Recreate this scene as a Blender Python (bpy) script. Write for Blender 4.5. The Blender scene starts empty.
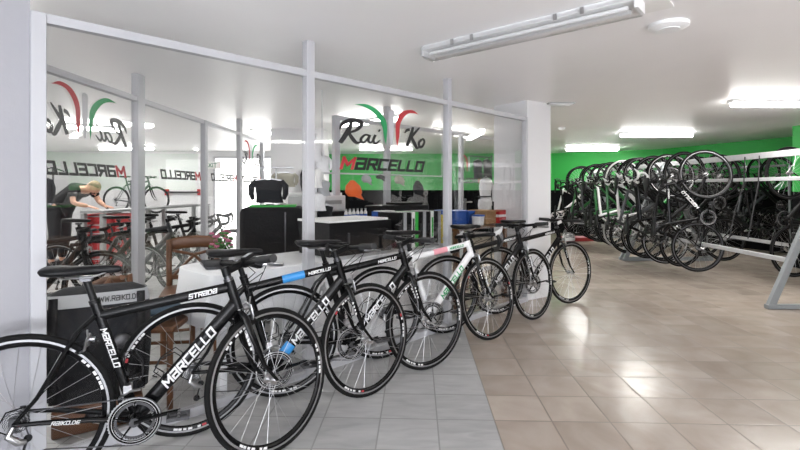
import bpy, math, random
from mathutils import Vector, Matrix
V = Vector
SC = bpy.context.scene
COL = SC.collection
PI = math.pi

# ------------------------------------------------------------------ camera
F = 470.0; HZ = 188.0; CH = 1.25
cam_d = bpy.data.cameras.new('camera'); cam = bpy.data.objects.new('camera', cam_d); COL.objects.link(cam)
cam.location = (0, 0, CH); cam.rotation_euler = (PI / 2, 0, 0)
cam_d.sensor_width = 36; cam_d.lens = 36 * F / 800; cam_d.shift_y = -(225 - HZ) / 800; cam_d.clip_start = .02
SC.camera = cam
SC.view_settings.view_transform = 'Standard'; SC.view_settings.look = 'None'
SC.view_settings.gamma = 1; SC.view_settings.use_curve_mapping = False
SC.view_settings.exposure = 1.05
# assumed bluish daylight as world light, mostly shut out by the unseen walls
W = bpy.data.worlds.new('world'); SC.world = W; W.use_nodes = True
bg = W.node_tree.nodes['Background']; bg.inputs[0].default_value = (.86, .92, 1, 1); bg.inputs[1].default_value = .5


def area(name, loc, rot, sx, sy, power, col=(1, 1, 1)):
    d = bpy.data.lights.new(name, 'AREA'); d.shape = 'RECTANGLE'; d.size = sx; d.size_y = sy; d.energy = power; d.color = col
    o = bpy.data.objects.new(name, d); COL.objects.link(o); o.location = loc; o.rotation_euler = rot
    return o


area('assumed_daylight_fill', (.9, -2.85, 1.35), (PI / 2, 0, 0), 5.5, 1.7, 8, (.88, .93, 1))  # unseen area light, added before the closed rear wall as assumed daylight
# added fill light behind the camera, aimed upwards to brighten the ceiling
area('ceiling_fill', (1.5, -2.7, .35), (PI / 2 + 1.05, 0, 0), 7, .6, 150, (.90, .93, 1))

# ------------------------------------------------------------------ materials
MATS = {}


def mat(name, col=(.8, .8, .8), rough=.5, metal=0., emit=None, strength=0., spec=.5, bump=0., bscale=40., var=0., coat=0., alpha=None):
    m = bpy.data.materials.new(name); m.use_nodes = True; MATS[name] = m
    nt = m.node_tree; b = nt.nodes['Principled BSDF']
    b.inputs['Base Color'].default_value = (*col, 1); b.inputs['Roughness'].default_value = rough
    b.inputs['Metallic'].default_value = metal; b.inputs['Specular IOR Level'].default_value = spec
    b.inputs['Coat Weight'].default_value = coat
    if emit:
        b.inputs['Emission Color'].default_value = (*emit, 1); b.inputs['Emission Strength'].default_value = strength
    if bump or var:
        tc = nt.nodes.new('ShaderNodeTexCoord'); n = nt.nodes.new('ShaderNodeTexNoise')
        n.inputs['Scale'].default_value = bscale; n.inputs['Detail'].default_value = 4
        nt.links.new(tc.outputs['Object'], n.inputs['Vector'])
        if bump:
            bp = nt.nodes.new('ShaderNodeBump'); bp.inputs['Strength'].default_value = bump; bp.inputs['Distance'].default_value = .01
            nt.links.new(n.outputs['Fac'], bp.inputs['Height']); nt.links.new(bp.outputs['Normal'], b.inputs['Normal'])
        if var:
            mx = nt.nodes.new('ShaderNodeMix'); mx.data_type = 'RGBA'
            mx.inputs['A'].default_value = (*[max(0, c * (1 - var)) for c in col], 1)
            mx.inputs['B'].default_value = (*[min(1, c * (1 + var)) for c in col], 1)
            nt.links.new(n.outputs['Fac'], mx.inputs['Factor']); nt.links.new(mx.outputs['Result'], b.inputs['Base Color'])
    return m


mat('lilac_wall', (.37, .37, .395), .75, bump=.12, bscale=30, var=.015)
mat('white_wall', (.72, .72, .73), .75, bump=.12, bscale=30, var=.015)
mat('ceiling_white', (.90, .895, .90), .42, bump=.10, bscale=3, var=.02, spec=.5)
mat('green_wall', (.025, .40, .06), .55, bump=.05, bscale=20, var=.04)
mat('black_wall', (.004, .004, .005), .9, spec=.1, var=.2, bscale=5)
mat('white_metal', (.50, .505, .53), .35)
mat('white_paint', (.85, .85, .85), .45)
mat('black_gloss', (.003, .003, .0035), .25, spec=.25)
mat('black_satin', (.004, .004, .0045), .42, spec=.25)
mat('black_rubber', (.005, .005, .005), .75, spec=.2)
mat('tyre_grey', (.30, .30, .29), .7)
mat('grey_grip', (.02, .02, .021), .7)
mat('saddle_black', (.006, .006, .007), .40, spec=.25)
mat('silver', (.50, .50, .51), .28, metal=1)
mat('brake_track', (.36, .36, .37), .45, metal=1)
mat('dark_metal', (.10, .10, .105), .35, metal=1)
mat('spoke', (.55, .55, .56), .35, metal=1)
mat('decal_white', (.66, .66, .66), .5)
mat('decal_red', (.45, .03, .04), .5)
mat('decal_green', (.02, .30, .10), .5)
mat('decal_black', (.012, .012, .014), .45)
mat('decal_silver', (.50, .50, .52), .4)
mat('blue_paint', (.03, .25, .60), .35)
mat('white_frame', (.82, .82, .82), .3, coat=.4)
mat('pink_paint', (.75, .33, .38), .35)
mat('green_frame', (.02, .16, .035), .3, coat=.4)
mat('grey_frame', (.06, .065, .07), .35)
mat('red_frame', (.35, .03, .03), .35)
mat('rack_metal', (.26, .28, .29), .45, metal=.3, var=.1, bscale=12)
mat('rack_white', (.50, .51, .52), .5, var=.12, bscale=25)
mat('fixture', (.86, .87, .88), .35)
mat('tube_on', (1, 1, 1), .5, emit=(1, .99, .95), strength=26)
mat('tube_off', (.88, .89, .90), .3)
mat('wood', (.13, .052, .02), .4, var=.35, bscale=9)
mat('cloth_white', (.74, .75, .76), .9, bump=.2, bscale=14)
mat('fabric_black', (.005, .005, .006), .85, bump=.3, bscale=60)
mat('fabric_dark', (.012, .013, .016), .85, bump=.3, bscale=50)
mat('fabric_grey', (.38, .39, .40), .8)
mat('fabric_white', (.78, .78, .79), .85, bump=.25, bscale=30, var=.1)
mat('denim', (.035, .06, .09), .9, bump=.2, bscale=60)
mat('skin', (.55, .32, .22), .55)
mat('hair', (.24, .18, .12), .9)
mat('tool_red', (.48, .015, .02), .35)
mat('box_black', (.004, .004, .005), .5, spec=.25)
mat('printer', (.62, .63, .64), .5)
mat('bench_grey', (.33, .34, .34), .5)
mat('blue_plastic', (.02, .10, .42), .45)
mat('yellow', (.70, .55, .03), .5)
mat('orange', (.80, .13, .02), .7)
mat('cardboard', (.42, .25, .12), .8)
mat('beige_fabric', (.42, .40, .32), .9)
mat('leaf', (.05, .16, .04), .7)
mat('petal', (.35, .10, .16), .7)
mat('sign_green', (.02, .22, .09), .5)
mat('green_bright', (.03, .42, .05), .5)
mat('lit_window', (1, 1, 1), .5, emit=(1, .99, .96), strength=2.2)
mat('paper', (.82, .82, .80), .7)


def glassmat(name, fac=1.0, tint=.97):
    m = bpy.data.materials.new(name); m.use_nodes = True; MATS[name] = m
    nt = m.node_tree; nt.nodes.clear()
    out = nt.nodes.new('ShaderNodeOutputMaterial'); mix = nt.nodes.new('ShaderNodeMixShader')
    t = nt.nodes.new('ShaderNodeBsdfTransparent'); t.inputs[0].default_value = (tint, tint, tint, 1)
    g = nt.nodes.new('ShaderNodeBsdfGlossy'); g.inputs['Roughness'].default_value = .015
    fr = nt.nodes.new('ShaderNodeFresnel'); fr.inputs['IOR'].default_value = 1.45
    mu = nt.nodes.new('ShaderNodeMath'); mu.operation = 'MULTIPLY'; mu.inputs[1].default_value = fac
    nt.links.new(fr.outputs[0], mu.inputs[0]); nt.links.new(mu.outputs[0], mix.inputs[0])
    nt.links.new(t.outputs[0], mix.inputs[1]); nt.links.new(g.outputs[0], mix.inputs[2]); nt.links.new(mix.outputs[0], out.inputs[0])
    return m


glassmat('glass', .25, .995)
glassmat('clear_plastic', .6, .985)


def tilemat(name, c1, c2, grout, cloud, rough, streak=False, gw=.008):
    """square tiles of 307 mm on the shop's floor grid"""
    m = bpy.data.materials.new(name); m.use_nodes = True; MATS[name] = m
    nt = m.node_tree; N = nt.nodes; L = nt.links; b = N['Principled BSDF']
    geo = N.new('ShaderNodeNewGeometry'); sep = N.new('ShaderNodeSeparateXYZ'); L.new(geo.outputs['Position'], sep.inputs[0])

    def M(op, a, bb=None):
        n = N.new('ShaderNodeMath'); n.operation = op
        for i, x in enumerate((a, bb)):
            if x is None: continue
            if isinstance(x, (int, float)): n.inputs[i].default_value = x
            else: L.new(x, n.inputs[i])
        return n.outputs[0]
    T = .3075
    u = M('DIVIDE', M('SUBTRACT', M('SUBTRACT', sep.outputs[0], M('MULTIPLY', sep.outputs[1], .036)), .4166), T)
    v = M('DIVIDE', M('SUBTRACT', M('ADD', sep.outputs[1], M('MULTIPLY', sep.outputs[0], .036)), 2.547), T)
    fu = M('FRACT', u); fv = M('FRACT', v)
    eu = M('MINIMUM', fu, M('SUBTRACT', 1, fu)); ev = M('MINIMUM', fv, M('SUBTRACT', 1, fv))
    e = M('MINIMUM', eu, ev)
    line = M('LESS_THAN', e, gw / T / 2 * 1.0)
    cmb = N.new('ShaderNodeCombineXYZ'); L.new(M('FLOOR', u), cmb.inputs[0]); L.new(M('FLOOR', v), cmb.inputs[1])
    wn = N.new('ShaderNodeTexWhiteNoise'); wn.noise_dimensions = '3D'; L.new(cmb.outputs[0], wn.inputs['Vector'])
    off = N.new('ShaderNodeVectorMath'); off.operation = 'MULTIPLY_ADD'; L.new(wn.outputs['Color'], off.inputs[0]); off.inputs[1].default_value = (7, 7, 7)
    L.new(geo.outputs['Position'], off.inputs[2])
    mp = N.new('ShaderNodeMapping'); L.new(off.outputs[0], mp.inputs['Vector'])
    if streak: mp.inputs['Scale'].default_value = (1.0, 3.5, 1); mp.inputs['Rotation'].default_value = (0, 0, .6)
    no = N.new('ShaderNodeTexNoise'); L.new(mp.outputs[0], no.inputs['Vector']); no.inputs['Scale'].default_value = cloud; no.inputs['Detail'].default_value = 5
    no.inputs['Distortion'].default_value = .6
    ramp = N.new('ShaderNodeMapRange'); L.new(no.outputs['Fac'], ramp.inputs[0]); ramp.inputs[1].default_value = .3; ramp.inputs[2].default_value = .7
    mx = N.new('ShaderNodeMix'); mx.data_type = 'RGBA'; L.new(ramp.outputs[0], mx.inputs['Factor'])
    mx.inputs['A'].default_value = (*c1, 1); mx.inputs['B'].default_value = (*c2, 1)
    hs = N.new('ShaderNodeHueSaturation'); L.new(mx.outputs['Result'], hs.inputs['Color'])
    L.new(M('ADD', M('MULTIPLY', wn.outputs['Value'], .16), .92), hs.inputs['Value'])
    mg = N.new('ShaderNodeMix'); mg.data_type = 'RGBA'; L.new(line, mg.inputs['Factor']); L.new(hs.outputs[0], mg.inputs['A']); mg.inputs['B'].default_value = (*grout, 1)
    L.new(mg.outputs['Result'], b.inputs['Base Color'])
    n2 = N.new('ShaderNodeTexNoise'); n2.inputs['Scale'].default_value = 4; L.new(geo.outputs['Position'], n2.inputs['Vector'])
    L.new(M('ADD', M('ADD', M('MULTIPLY', n2.outputs['Fac'], .12), rough), M('MULTIPLY', line, .3)), b.inputs['Roughness'])
    bp = N.new('ShaderNodeBump'); bp.inputs['Strength'].default_value = .25; bp.inputs['Distance'].default_value = .002
    mr = N.new('ShaderNodeMapRange'); L.new(e, mr.inputs[0]); mr.inputs[1].default_value = 0; mr.inputs[2].default_value = .03
    n3 = N.new('ShaderNodeTexNoise'); n3.inputs['Scale'].default_value = 2.2; L.new(off.outputs[0], n3.inputs['Vector'])
    L.new(M('ADD', mr.outputs[0], M('MULTIPLY', n3.outputs['Fac'], 1.2)), bp.inputs['Height']); L.new(bp.outputs['Normal'], b.inputs['Normal'])
    return m


tilemat('tile_tan', (.36, .295, .25), (.47, .405, .35), (.20, .16, .13), 3.2, .16)
tilemat('tile_marble', (.37, .37, .37), (.48, .48, .475), (.30, .30, .29), 5.0, .28, streak=True)


# ------------------------------------------------------------------ mesh builder
def frame_of(t, ref=V((0, 0, 1))):
    t = t.normalized()
    if abs(t.dot(ref)) > .98: ref = V((1, 0, 0)) if abs(t.x) < .9 else V((0, 1, 0))
    a = ref.cross(t).normalized(); return a, t.cross(a).normalized()


class MB:
    def __init__(s): s.v = []; s.f = []; s.m = []; s.sm = []; s.mats = []
    def mi(s, name):
        if name not in s.mats: s.mats.append(name)
        return s.mats.index(name)
    def add(s, vs, fs, m, smooth=False):
        o = len(s.v); s.v += [tuple(x) for x in vs]; k = s.mi(m)
        for f in fs: s.f.append([i + o for i in f]); s.m.append(k); s.sm.append(smooth)
        return s
    def box(s, c, d, m, R=None):
        c = V(c); h = [x / 2 for x in d]
        vs = [V((x * h[0], y * h[1], z * h[2])) for x in (-1, 1) for y in (-1, 1) for z in (-1, 1)]
        if R is not None: vs = [R @ v for v in vs]
        return s.add([c + v for v in vs], [(0, 1, 3, 2), (4, 6, 7, 5), (0, 4, 5, 1), (2, 3, 7, 6), (0, 2, 6, 4), (1, 5, 7, 3)], m)
    def b2(s, x0, x1, y0, y1, z0, z1, m):
        return s.box(((x0 + x1) / 2, (y0 + y1) / 2, (z0 + z1) / 2), (abs(x1 - x0), abs(y1 - y0), abs(z1 - z0)), m)
    def tube(s, pts, r, m, seg=8, closed=False, ref=V((0, 1, 0)), cap=True, flat=None):
        pts = [V(p) for p in pts]; n = len(pts); vs = []; 
        for i, p in enumerate(pts):
            if closed: t = pts[(i + 1) % n] - pts[i - 1]
            else: t = (pts[min(i + 1, n - 1)] - pts[max(i - 1, 0)])
            a, b = frame_of(t, ref)
            ri = r[i] if isinstance(r, (list, tuple)) else r
            ra, rb = (ri, ri) if flat is None else (ri * flat[0], ri * flat[1])
            for k in range(seg):
                q = 2 * PI * k / seg; vs.append(p + a * (ra * math.cos(q)) + b * (rb * math.sin(q)))
        fs = []
        for i in range(n if closed else n - 1):
            j = (i + 1) % n
            for k in range(seg):
                l = (k + 1) % seg; fs.append((i * seg + k, i * seg + l, j * seg + l, j * seg + k))
        if cap and not closed: fs += [tuple(range(seg))[::-1], tuple((n - 1) * seg + k for k in range(seg))]
        return s.add(vs, fs, m, True)
    def cyl(s, p0, p1, r, m, seg=16, r1=None): return s.tube([p0, p1], [r, r if r1 is None else r1], m, seg)
    def lathe(s, prof, m, seg=48, c=(0, 0, 0), axis='y', closed=True, ms=None, phase=0):
        """prof: (radius, along) pairs; revolved round the axis"""
        c = V(c); n = len(prof); vs = []
        for k in range(seg):
            q = 2 * PI * k / seg + phase
            for r, h in prof:
                vs.append(c + (V((r * math.cos(q), h, r * math.sin(q))) if axis == 'y' else V((r * math.cos(q), r * math.sin(q), h))))
        rng = n if closed else n - 1
        for j in range(rng):
            jj = (j + 1) % n; fs = []
            for k in range(seg):
                l = (k + 1) % seg; fs.append((k * n + j, k * n + jj, l * n + jj, l * n + j))
            mm = m if ms is None else ms[j]
            if j == 0: s.add(vs, fs, mm, True); base = len(s.v) - len(vs)
            else:
                k_ = s.mi(mm)
                for f in fs: s.f.append([i + base for i in f]); s.m.append(k_); s.sm.append(True)
        return s
    def loft(s, rings, m, seg=16, cap=True, p=2.0, smooth=True):
        """rings: (centre, vector a, vector b) ; superellipse power p"""
        vs = []
        for c, a, b in rings:
            c, a, b = V(c), V(a), V(b)
            for k in range(seg):
                q = 2 * PI * k / seg; x, y = math.cos(q), math.sin(q)
                x = math.copysign(abs(x) ** (2 / p), x); y = math.copysign(abs(y) ** (2 / p), y)
                vs.append(c + a * x + b * y)
        n = len(rings); fs = []
        for i in range(n - 1):
            for k in range(seg):
                l = (k + 1) % seg; fs.append((i * seg + k, i * seg + l, (i + 1) * seg + l, (i + 1) * seg + k))
        if cap: fs += [tuple(range(seg))[::-1], tuple((n - 1) * seg + k for k in range(seg))]
        return s.add(vs, fs, m, smooth)
    def prism(s, poly, fn, th, m):
        """2-D outline (fan of quads safe for convex-ish outlines) through fn(x, y, depth)"""
        n = len(poly); vs = [fn(x, y, 0) for x, y in poly] + [fn(x, y, th) for x, y in poly]
        fs = [tuple(range(n)), tuple(range(2 * n - 1, n - 1, -1))] + [(i, i + n, (i + 1) % n + n, (i + 1) % n) for i in range(n)]
        return s.add(vs, fs, m)
    def sphere(s, c, r, m, seg=12, rings=8, sc=(1, 1, 1)):
        c = V(c); prof = [(c + V((0, 0, r * sc[2] * -math.cos(PI * i / rings))), V((r * sc[0] * max(.02, math.sin(PI * i / rings)), 0, 0)), V((0, r * sc[1] * max(.02, math.sin(PI * i / rings)), 0))) for i in range(rings + 1)]
        return s.loft(prof, m, seg)
    def mesh(s, name):
        me = bpy.data.meshes.new(name); me.from_pydata(s.v, [], s.f)
        for x in s.mats: me.materials.append(MATS[x])
        me.polygons.foreach_set('material_index', s.m); me.polygons.foreach_set('use_smooth', s.sm)
        me.update(); me.validate()
        import bmesh
        bm = bmesh.new(); bm.from_mesh(me); bmesh.ops.recalc_face_normals(bm, faces=bm.faces); bm.to_mesh(me); bm.free()
        try: me.set_sharp_from_angle(angle=math.radians(45))
        except Exception: pass
        return me


def link(name, mesh, parent=None, loc=None, M=None):
    o = bpy.data.objects.new(name, mesh); COL.objects.link(o)
    if parent is not None: o.parent = parent
    if M is not None: o.matrix_basis = M
    elif loc is not None: o.location = loc
    return o


def tag(o, label=None, cat=None, group=None, kind=None):
    if label: o['label'] = label
    if cat: o['category'] = cat
    if group: o['group'] = group
    if kind: o['kind'] = kind
    return o


def build(mb, name, parent=None, label=None, cat=None, group=None, kind=None, M=None, bevel=0, loc=None):
    o = link(name, mb.mesh(name), parent, loc, M)
    if bevel:
        b = o.modifiers.new('bevel', 'BEVEL'); b.width = bevel; b.segments = 2; b.limit_method = 'ANGLE'
    return tag(o, label, cat, group, kind)


def root(name, label, cat, loc=(0, 0, 0), rz=0, group=None, kind=None, M=None):
    o = bpy.data.objects.new(name, None); COL.objects.link(o); o.empty_display_size = .1
    if M is not None: o.matrix_world = M
    else: o.location = loc; o.rotation_euler = (0, 0, rz)
    return tag(o, label, cat, group, kind)


def struct(mb, name, **k): return build(mb, name, kind='structure', **k)


# ------------------------------------------------------------------ lettering
GL = {
    'M': (1.0, [[(0, 0), (.0, 1), (.5, .35), (1., 1), (1., 0)]]), 'A': (.78, [[(0, 1), (.78, 1), (.78, 0), (0, 0), (0, .52), (.78, .52)]]),
    'R': (.78, [[(0, 0), (0, 1), (.78, 1), (.78, .48), (0, .48)], [(.4, .48), (.78, 0)]]), 'C': (.75, [[(.75, 1), (0, 1), (0, 0), (.75, 0)]]),
    'E': (.72, [[(.72, 1), (0, 1), (0, 0), (.72, 0)], [(0, .5), (.65, .5)]]), 'L': (.66, [[(0, 1), (0, 0), (.66, 0)]]),
    'O': (.8, [[(0, 0), (0, 1), (.8, 1), (.8, 0), (0, 0)]]), 'S': (.75, [[(.75, 1), (0, 1), (0, .5), (.75, .5), (.75, 0), (0, 0)]]),
    'T': (.75, [[(0, 1), (.75, 1)], [(.37, 1), (.37, 0)]]), 'D': (.78, [[(0, 0), (0, 1), (.55, 1), (.78, .75), (.78, .25), (.55, 0), (0, 0)]]),
    'I': (.05, [[(.02, 0), (.02, 1)]]), 'K': (.75, [[(0, 0), (0, 1)], [(.75, 1), (.05, .5), (.75, 0)]]),
    'W': (1.0, [[(0, 1), (.2, 0), (.5, .8), (.8, 0), (1., 1)]]), '.': (.08, [[(.04, 0), (.04, .06)]]), 'X': (.75, [[(0, 0), (.75, 1)], [(0, 1), (.75, 0)]]),
    'H': (.75, [[(0, 0), (0, 1)], [(.75, 0), (.75, 1)], [(0, .5), (.75, .5)]]), ' ': (.4, []),
    'B': (.78, [[(0, 0), (0, 1), (.7, 1), (.7, .52), (.78, .45), (.78, 0), (0, 0)], [(0, .5), (.7, .5)]]), '8': (.78, [[(0, 0), (0, 1), (.78, 1), (.78, 0), (0, 0)], [(0, .5), (.78, .5)]]),
}


def lettering(mb, text, fn, mats, w=.2, gap=.34, slant=.22, th=.0006, cut=.5):
    """mats: material per letter or one name; fn(x, y, depth) -> point; total width returned (height 1)"""
    x0 = 0
    for i, ch in enumerate(text):
        adv, strokes = GL[ch]; m = mats if isinstance(mats, str) else mats[i]
        for st in strokes:
            for (ax, ay), (bx, by) in zip(st, st[1:]):
                d = V((bx - ax, by - ay)); ln = d.length; d /= ln; nrm = V((-d.y, d.x)) * (w / 2)
                a = V((ax, ay)) - d * (w / 2 if 1 else 0); L = ln + w; k = max(1, math.ceil(L / cut))
                for j in range(k):
                    p, q = a + d * (L * j / k), a + d * (L * (j + 1) / k)
                    qd = [p - nrm, q - nrm, q + nrm, p + nrm]
                    mb.prism([(x0 + c.x + slant * c.y, c.y) for c in qd], fn, th, m)
        x0 += adv + gap
    return x0 - gap


def text_width(t, gap=.34): return sum(GL[c][0] + gap for c in t) - gap
# ------------------------------------------------------------------ room shell
Hc = 2.225
PD = V((.6955, .7185, 0)); PN = V((-.7185, .6955, 0)); P0 = V((.42, 4.196, 0))     # main partition: direction, inward normal, post foot


def onP(s, n=0, z=0): return P0 + PD * s + PN * n + V((0, 0, z))


def px_s(px, off=0):
    """distance along the partition seen at a photo column"""
    k = (px - 400) / F; b = P0 + PN * off
    return (k * b.y - b.x) / (PD.x - k * PD.y)


def px_sz(px, py, off=0):
    s = px_s(px, off); y = (P0 + PN * off + PD * s).y
    return s, CH + (HZ - py) * y / F


RP = Matrix((PD, PN, V((0, 0, 1)))).transposed()      # axes along the partition
# floor: tan tiles right of the joint line, marble left of it
def bx(y): return .4166 + .036 * y
b = MB(); b.add([(bx(-3), -3, 0), (10, -3, 0), (10, 15, 0), (bx(15), 15, 0)], [(0, 1, 2, 3)], 'tile_tan'); struct(b, 'floor')
b = MB(); b.add([(-11, -3, 0), (bx(-3), -3, 0), (bx(15), 15, 0), (-11, 15, 0)], [(0, 1, 2, 3)], 'tile_marble'); struct(b, 'floor_marble')
b = MB(); b.b2(-11, 10, -3, 15, Hc, Hc + .1, 'ceiling_white'); struct(b, 'ceiling')


def wall(name, p, q, th, z0=0, z1=Hc, m='white_wall', side=1, band=None):
    p, q = V((*p, 0)), V((*q, 0)); t = (q - p).normalized(); n = V((-t.y, t.x, 0)) * side * th
    b = MB()
    for a, c, mm in ([(z0, z1, m)] if band is None else [(0, band, 'black_wall'), (band, Hc, m)]):
        vs = [p + V((0, 0, a)), q + V((0, 0, a)), q + n + V((0, 0, a)), p + n + V((0, 0, a))]
        vs += [x + V((0, 0, c - a)) for x in vs]
        b.add(vs, [(0, 1, 5, 4), (1, 2, 6, 5), (2, 3, 7, 6), (3, 0, 4, 7), (0, 3, 2, 1), (4, 5, 6, 7)], mm)
    return struct(b, name)


sL = px_s(30)
a = onP(sL); c = onP(sL - 1.6)
wall('wall_left', (a.x, a.y), (c.x, c.y), .22, m='lilac_wall', side=-1)
wall('wall_back', (4.27, 13.2), (6.55, 11.72), .2, m='green_wall', band=1.19)
wall('wall_right', (6.55, 11.72), (7.75, 7.9), .2, m='green_wall', band=1.19)
wall('wall_right_pier', (6.20, 7.24), (8.6, 7.1), .2, m='green_wall', band=1.19)
wall('wall_center', (-2.05, 13.5), (4.27, 13.2), .2, m='green_wall', band=1.19)
wall('wall_workshop', (-10.8, 12.4), (-1.9, 12.4), .2)
wall('wall_far_left', (-10.8, -3), (-10.8, 12.4), .2, side=1)
wall('wall_unseen_right', (9.7, 8.0), (9.7, -3), .2, band=1.19)  # unseen wall with a dark lower band, added to tame reflections in the glass
wall('wall_unseen_rear', (9.7, -3), (-10.8, -3), .2)  # unseen wall, added to shut out world light that bleached the glass
wall('wall_pillar_side', (-1.87, 7.7), (-1.87, 12.4), .25, side=1)


def pillar(name, corner, d1, l1, d2, l2, m='white_wall'):
    p = V((*corner, 0)); u, w = V((*d1, 0)).normalized() * l1, V((*d2, 0)).normalized() * l2
    b = MB(); vs = [p, p + u, p + u + w, p + w]; vs += [x + V((0, 0, Hc)) for x in vs]
    b.add(vs, [(0, 1, 5, 4), (1, 2, 6, 5), (2, 3, 7, 6), (3, 0, 4, 7)], m); return struct(b, name)


pillar('wall_pillar', (1.41, 5.215), (.82, .57), .41, (-.57, .82), .5)
pillar('wall_inner_pillar', (-1.25, 7.7), (-1, 0), .62, (0, 1), .5)

# glazed partitions -----------------------------------------------------------
def pane_frame(nm, s0, s1, off, org=P0, d=PD, n=PN, top=2.03, lettering_fn=None, pane='glass', rail=.042, low=.05):
    """one bay: top rail, bottom rail, glass between two posts"""
    t = root(nm, None, None, kind='structure')
    R = Matrix((d, n, V((0, 0, 1)))).transposed()
    def at(s, z): return org + d * s + n * off + V((0, 0, z))
    fr = MB(); L = s1 - s0; m = (s0 + s1) / 2
    fr.box(at(m, top - rail / 2), (L, .045, rail), 'white_metal', R); fr.box(at(m, low / 2), (L, .045, low), 'white_metal', R)
    build(fr, 'window_frame', t)
    g = MB(); g.box(at(m, (top - rail + low) / 2), (L, .008, top - rail - low), pane, R); build(g, 'glass_pane', t)
    return t


def post(nm, s, off, w, z1, org=P0, d=PD, n=PN, dep=.06):
    R = Matrix((d, n, V((0, 0, 1)))).transposed(); b = MB(); b.box(org + d * s + n * off + V((0, 0, z1 / 2)), (w, dep, z1), 'white_metal', R)
    return build(b, nm, kind='structure', bevel=.004)


Q0 = V((-2.235, 0, 0)); QD = V((-.005, 1, 0)).normalized(); QN = V((-1, -.005, 0))       # side partition, running away from the camera
sA, sB, sC, sD = px_s(37.5), px_s(308.5), px_s(447.5), px_s(525)
post('window_post', sA, 0, .058, 2.03); post('window_post', sB, 0, .062, Hc); post('window_post', sC, 0, .055, Hc); post('window_post', sD, 0, .03, 2.03)
w1 = pane_frame('window_1', sA + .029, sB - .031, 0); w2 = pane_frame('window_2', sB + .031, sC - .027, 0); w3 = pane_frame('window_3', sC + .027, sD - .015, 0)
# partition behind the shop desk, parallel to the first
OF = 1.405
t0 = [px_s(p, OF) for p in (336, 387, 461, 492)]
for i, s in enumerate(t0[:3]): post('window_post', s, OF, .07 if i < 2 else .05, Hc if i == 1 else 2.03)
wi = [pane_frame('window_4', t0[0] + .035, t0[1] - .035, OF), pane_frame('window_5', t0[1] + .035, t0[2] - .025, OF), pane_frame('door_1', t0[2] + .025, t0[3], OF)]
b = MB(); p = onP(t0[2] + .06, OF - .05, 1.05); b.tube([p + PN * .05, p, p + PD * .13], .011, 'silver', 8); b.box(p + PN * .02 + V((0, 0, -.05)), (.04, .012, .2), 'silver', RP); build(b, 'door_handle', wi[2])
# side partition
SQ = [2.62, 4.05, 5.43, 6.64, 7.75]
for i, s in enumerate(SQ): post('window_post', s, 0, (.10, .11, .07, .09, .09)[i], Hc if i in (1, 3) else 2.03, Q0, QD, QN)
ws = [pane_frame('window_%d' % (6 + i), SQ[i] + .05, SQ[i + 1] - .05, 0, Q0, QD, QN) for i in range(4)]

# the shop's sign on the glass --------------------------------------------------
LG = dict(
    green=[(110, 70), (160, 68), (205, 90), (245, 130), (262, 170), (262, 230), (258, 275), (248, 228), (240, 185), (223, 145), (188, 103), (147, 80)],
    red=[(435, 122), (400, 100), (355, 102), (325, 125), (310, 160), (308, 220), (315, 285), (327, 228), (330, 178), (346, 141), (374, 117), (407, 115)],
    bar=[(270, 105), (278, 97), (290, 97), (300, 105), (298, 200), (290, 275), (280, 275), (272, 200)])
SCR = [  # script strokes: x, y, width (crop pixels)
    [(97, 158, 10), (80, 205, 14), (48, 262, 12)], [(46, 195, 3), (60, 165, 12), (95, 150, 14), (135, 158, 13), (138, 175, 12), (118, 198, 9), (82, 212, 6)], [(84, 210, 8), (100, 240, 11), (120, 262, 9), (142, 255, 3)],
    [(176, 226, 6), (158, 222, 6), (140, 240, 8), (140, 256, 8), (155, 258, 6), (176, 230, 5)], [(180, 222, 8), (172, 250, 8), (184, 262, 6), (200, 240, 3)],
    [(206, 222, 8), (196, 250, 8), (206, 266, 7), (230, 248, 3)], [(222, 198, 11), (228, 204, 8)],
    [(356, 214, 3), (368, 200, 9), (384, 196, 9)], [(402, 184, 8), (390, 225, 12), (368, 278, 10)], [(440, 186, 4), (410, 215, 9), (388, 238, 8)], [(392, 232, 8), (408, 262, 12), (424, 288, 9), (436, 284, 3)],
    [(452, 246, 8), (436, 262, 9), (440, 282, 9), (456, 280, 8), (468, 258, 8), (460, 244, 7), (448, 250, 4)]]


def smooth(pts, k=5):
    out = []; n = len(pts)
    for i in range(n - 1):
        p0, p1, p2, p3 = pts[max(i - 1, 0)], pts[i], pts[i + 1], pts[min(i + 2, n - 1)]
        for j in range(k):
            t = j / k; out.append(tuple(.5 * (2 * b + (c - a) * t + (2 * a - 5 * b + 4 * c - d) * t * t + (-a + 3 * b - 3 * c + d) * t ** 3) for a, b, c, d in zip(p0, p1, p2, p3)))
    return out + [tuple(pts[-1])]


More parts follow.
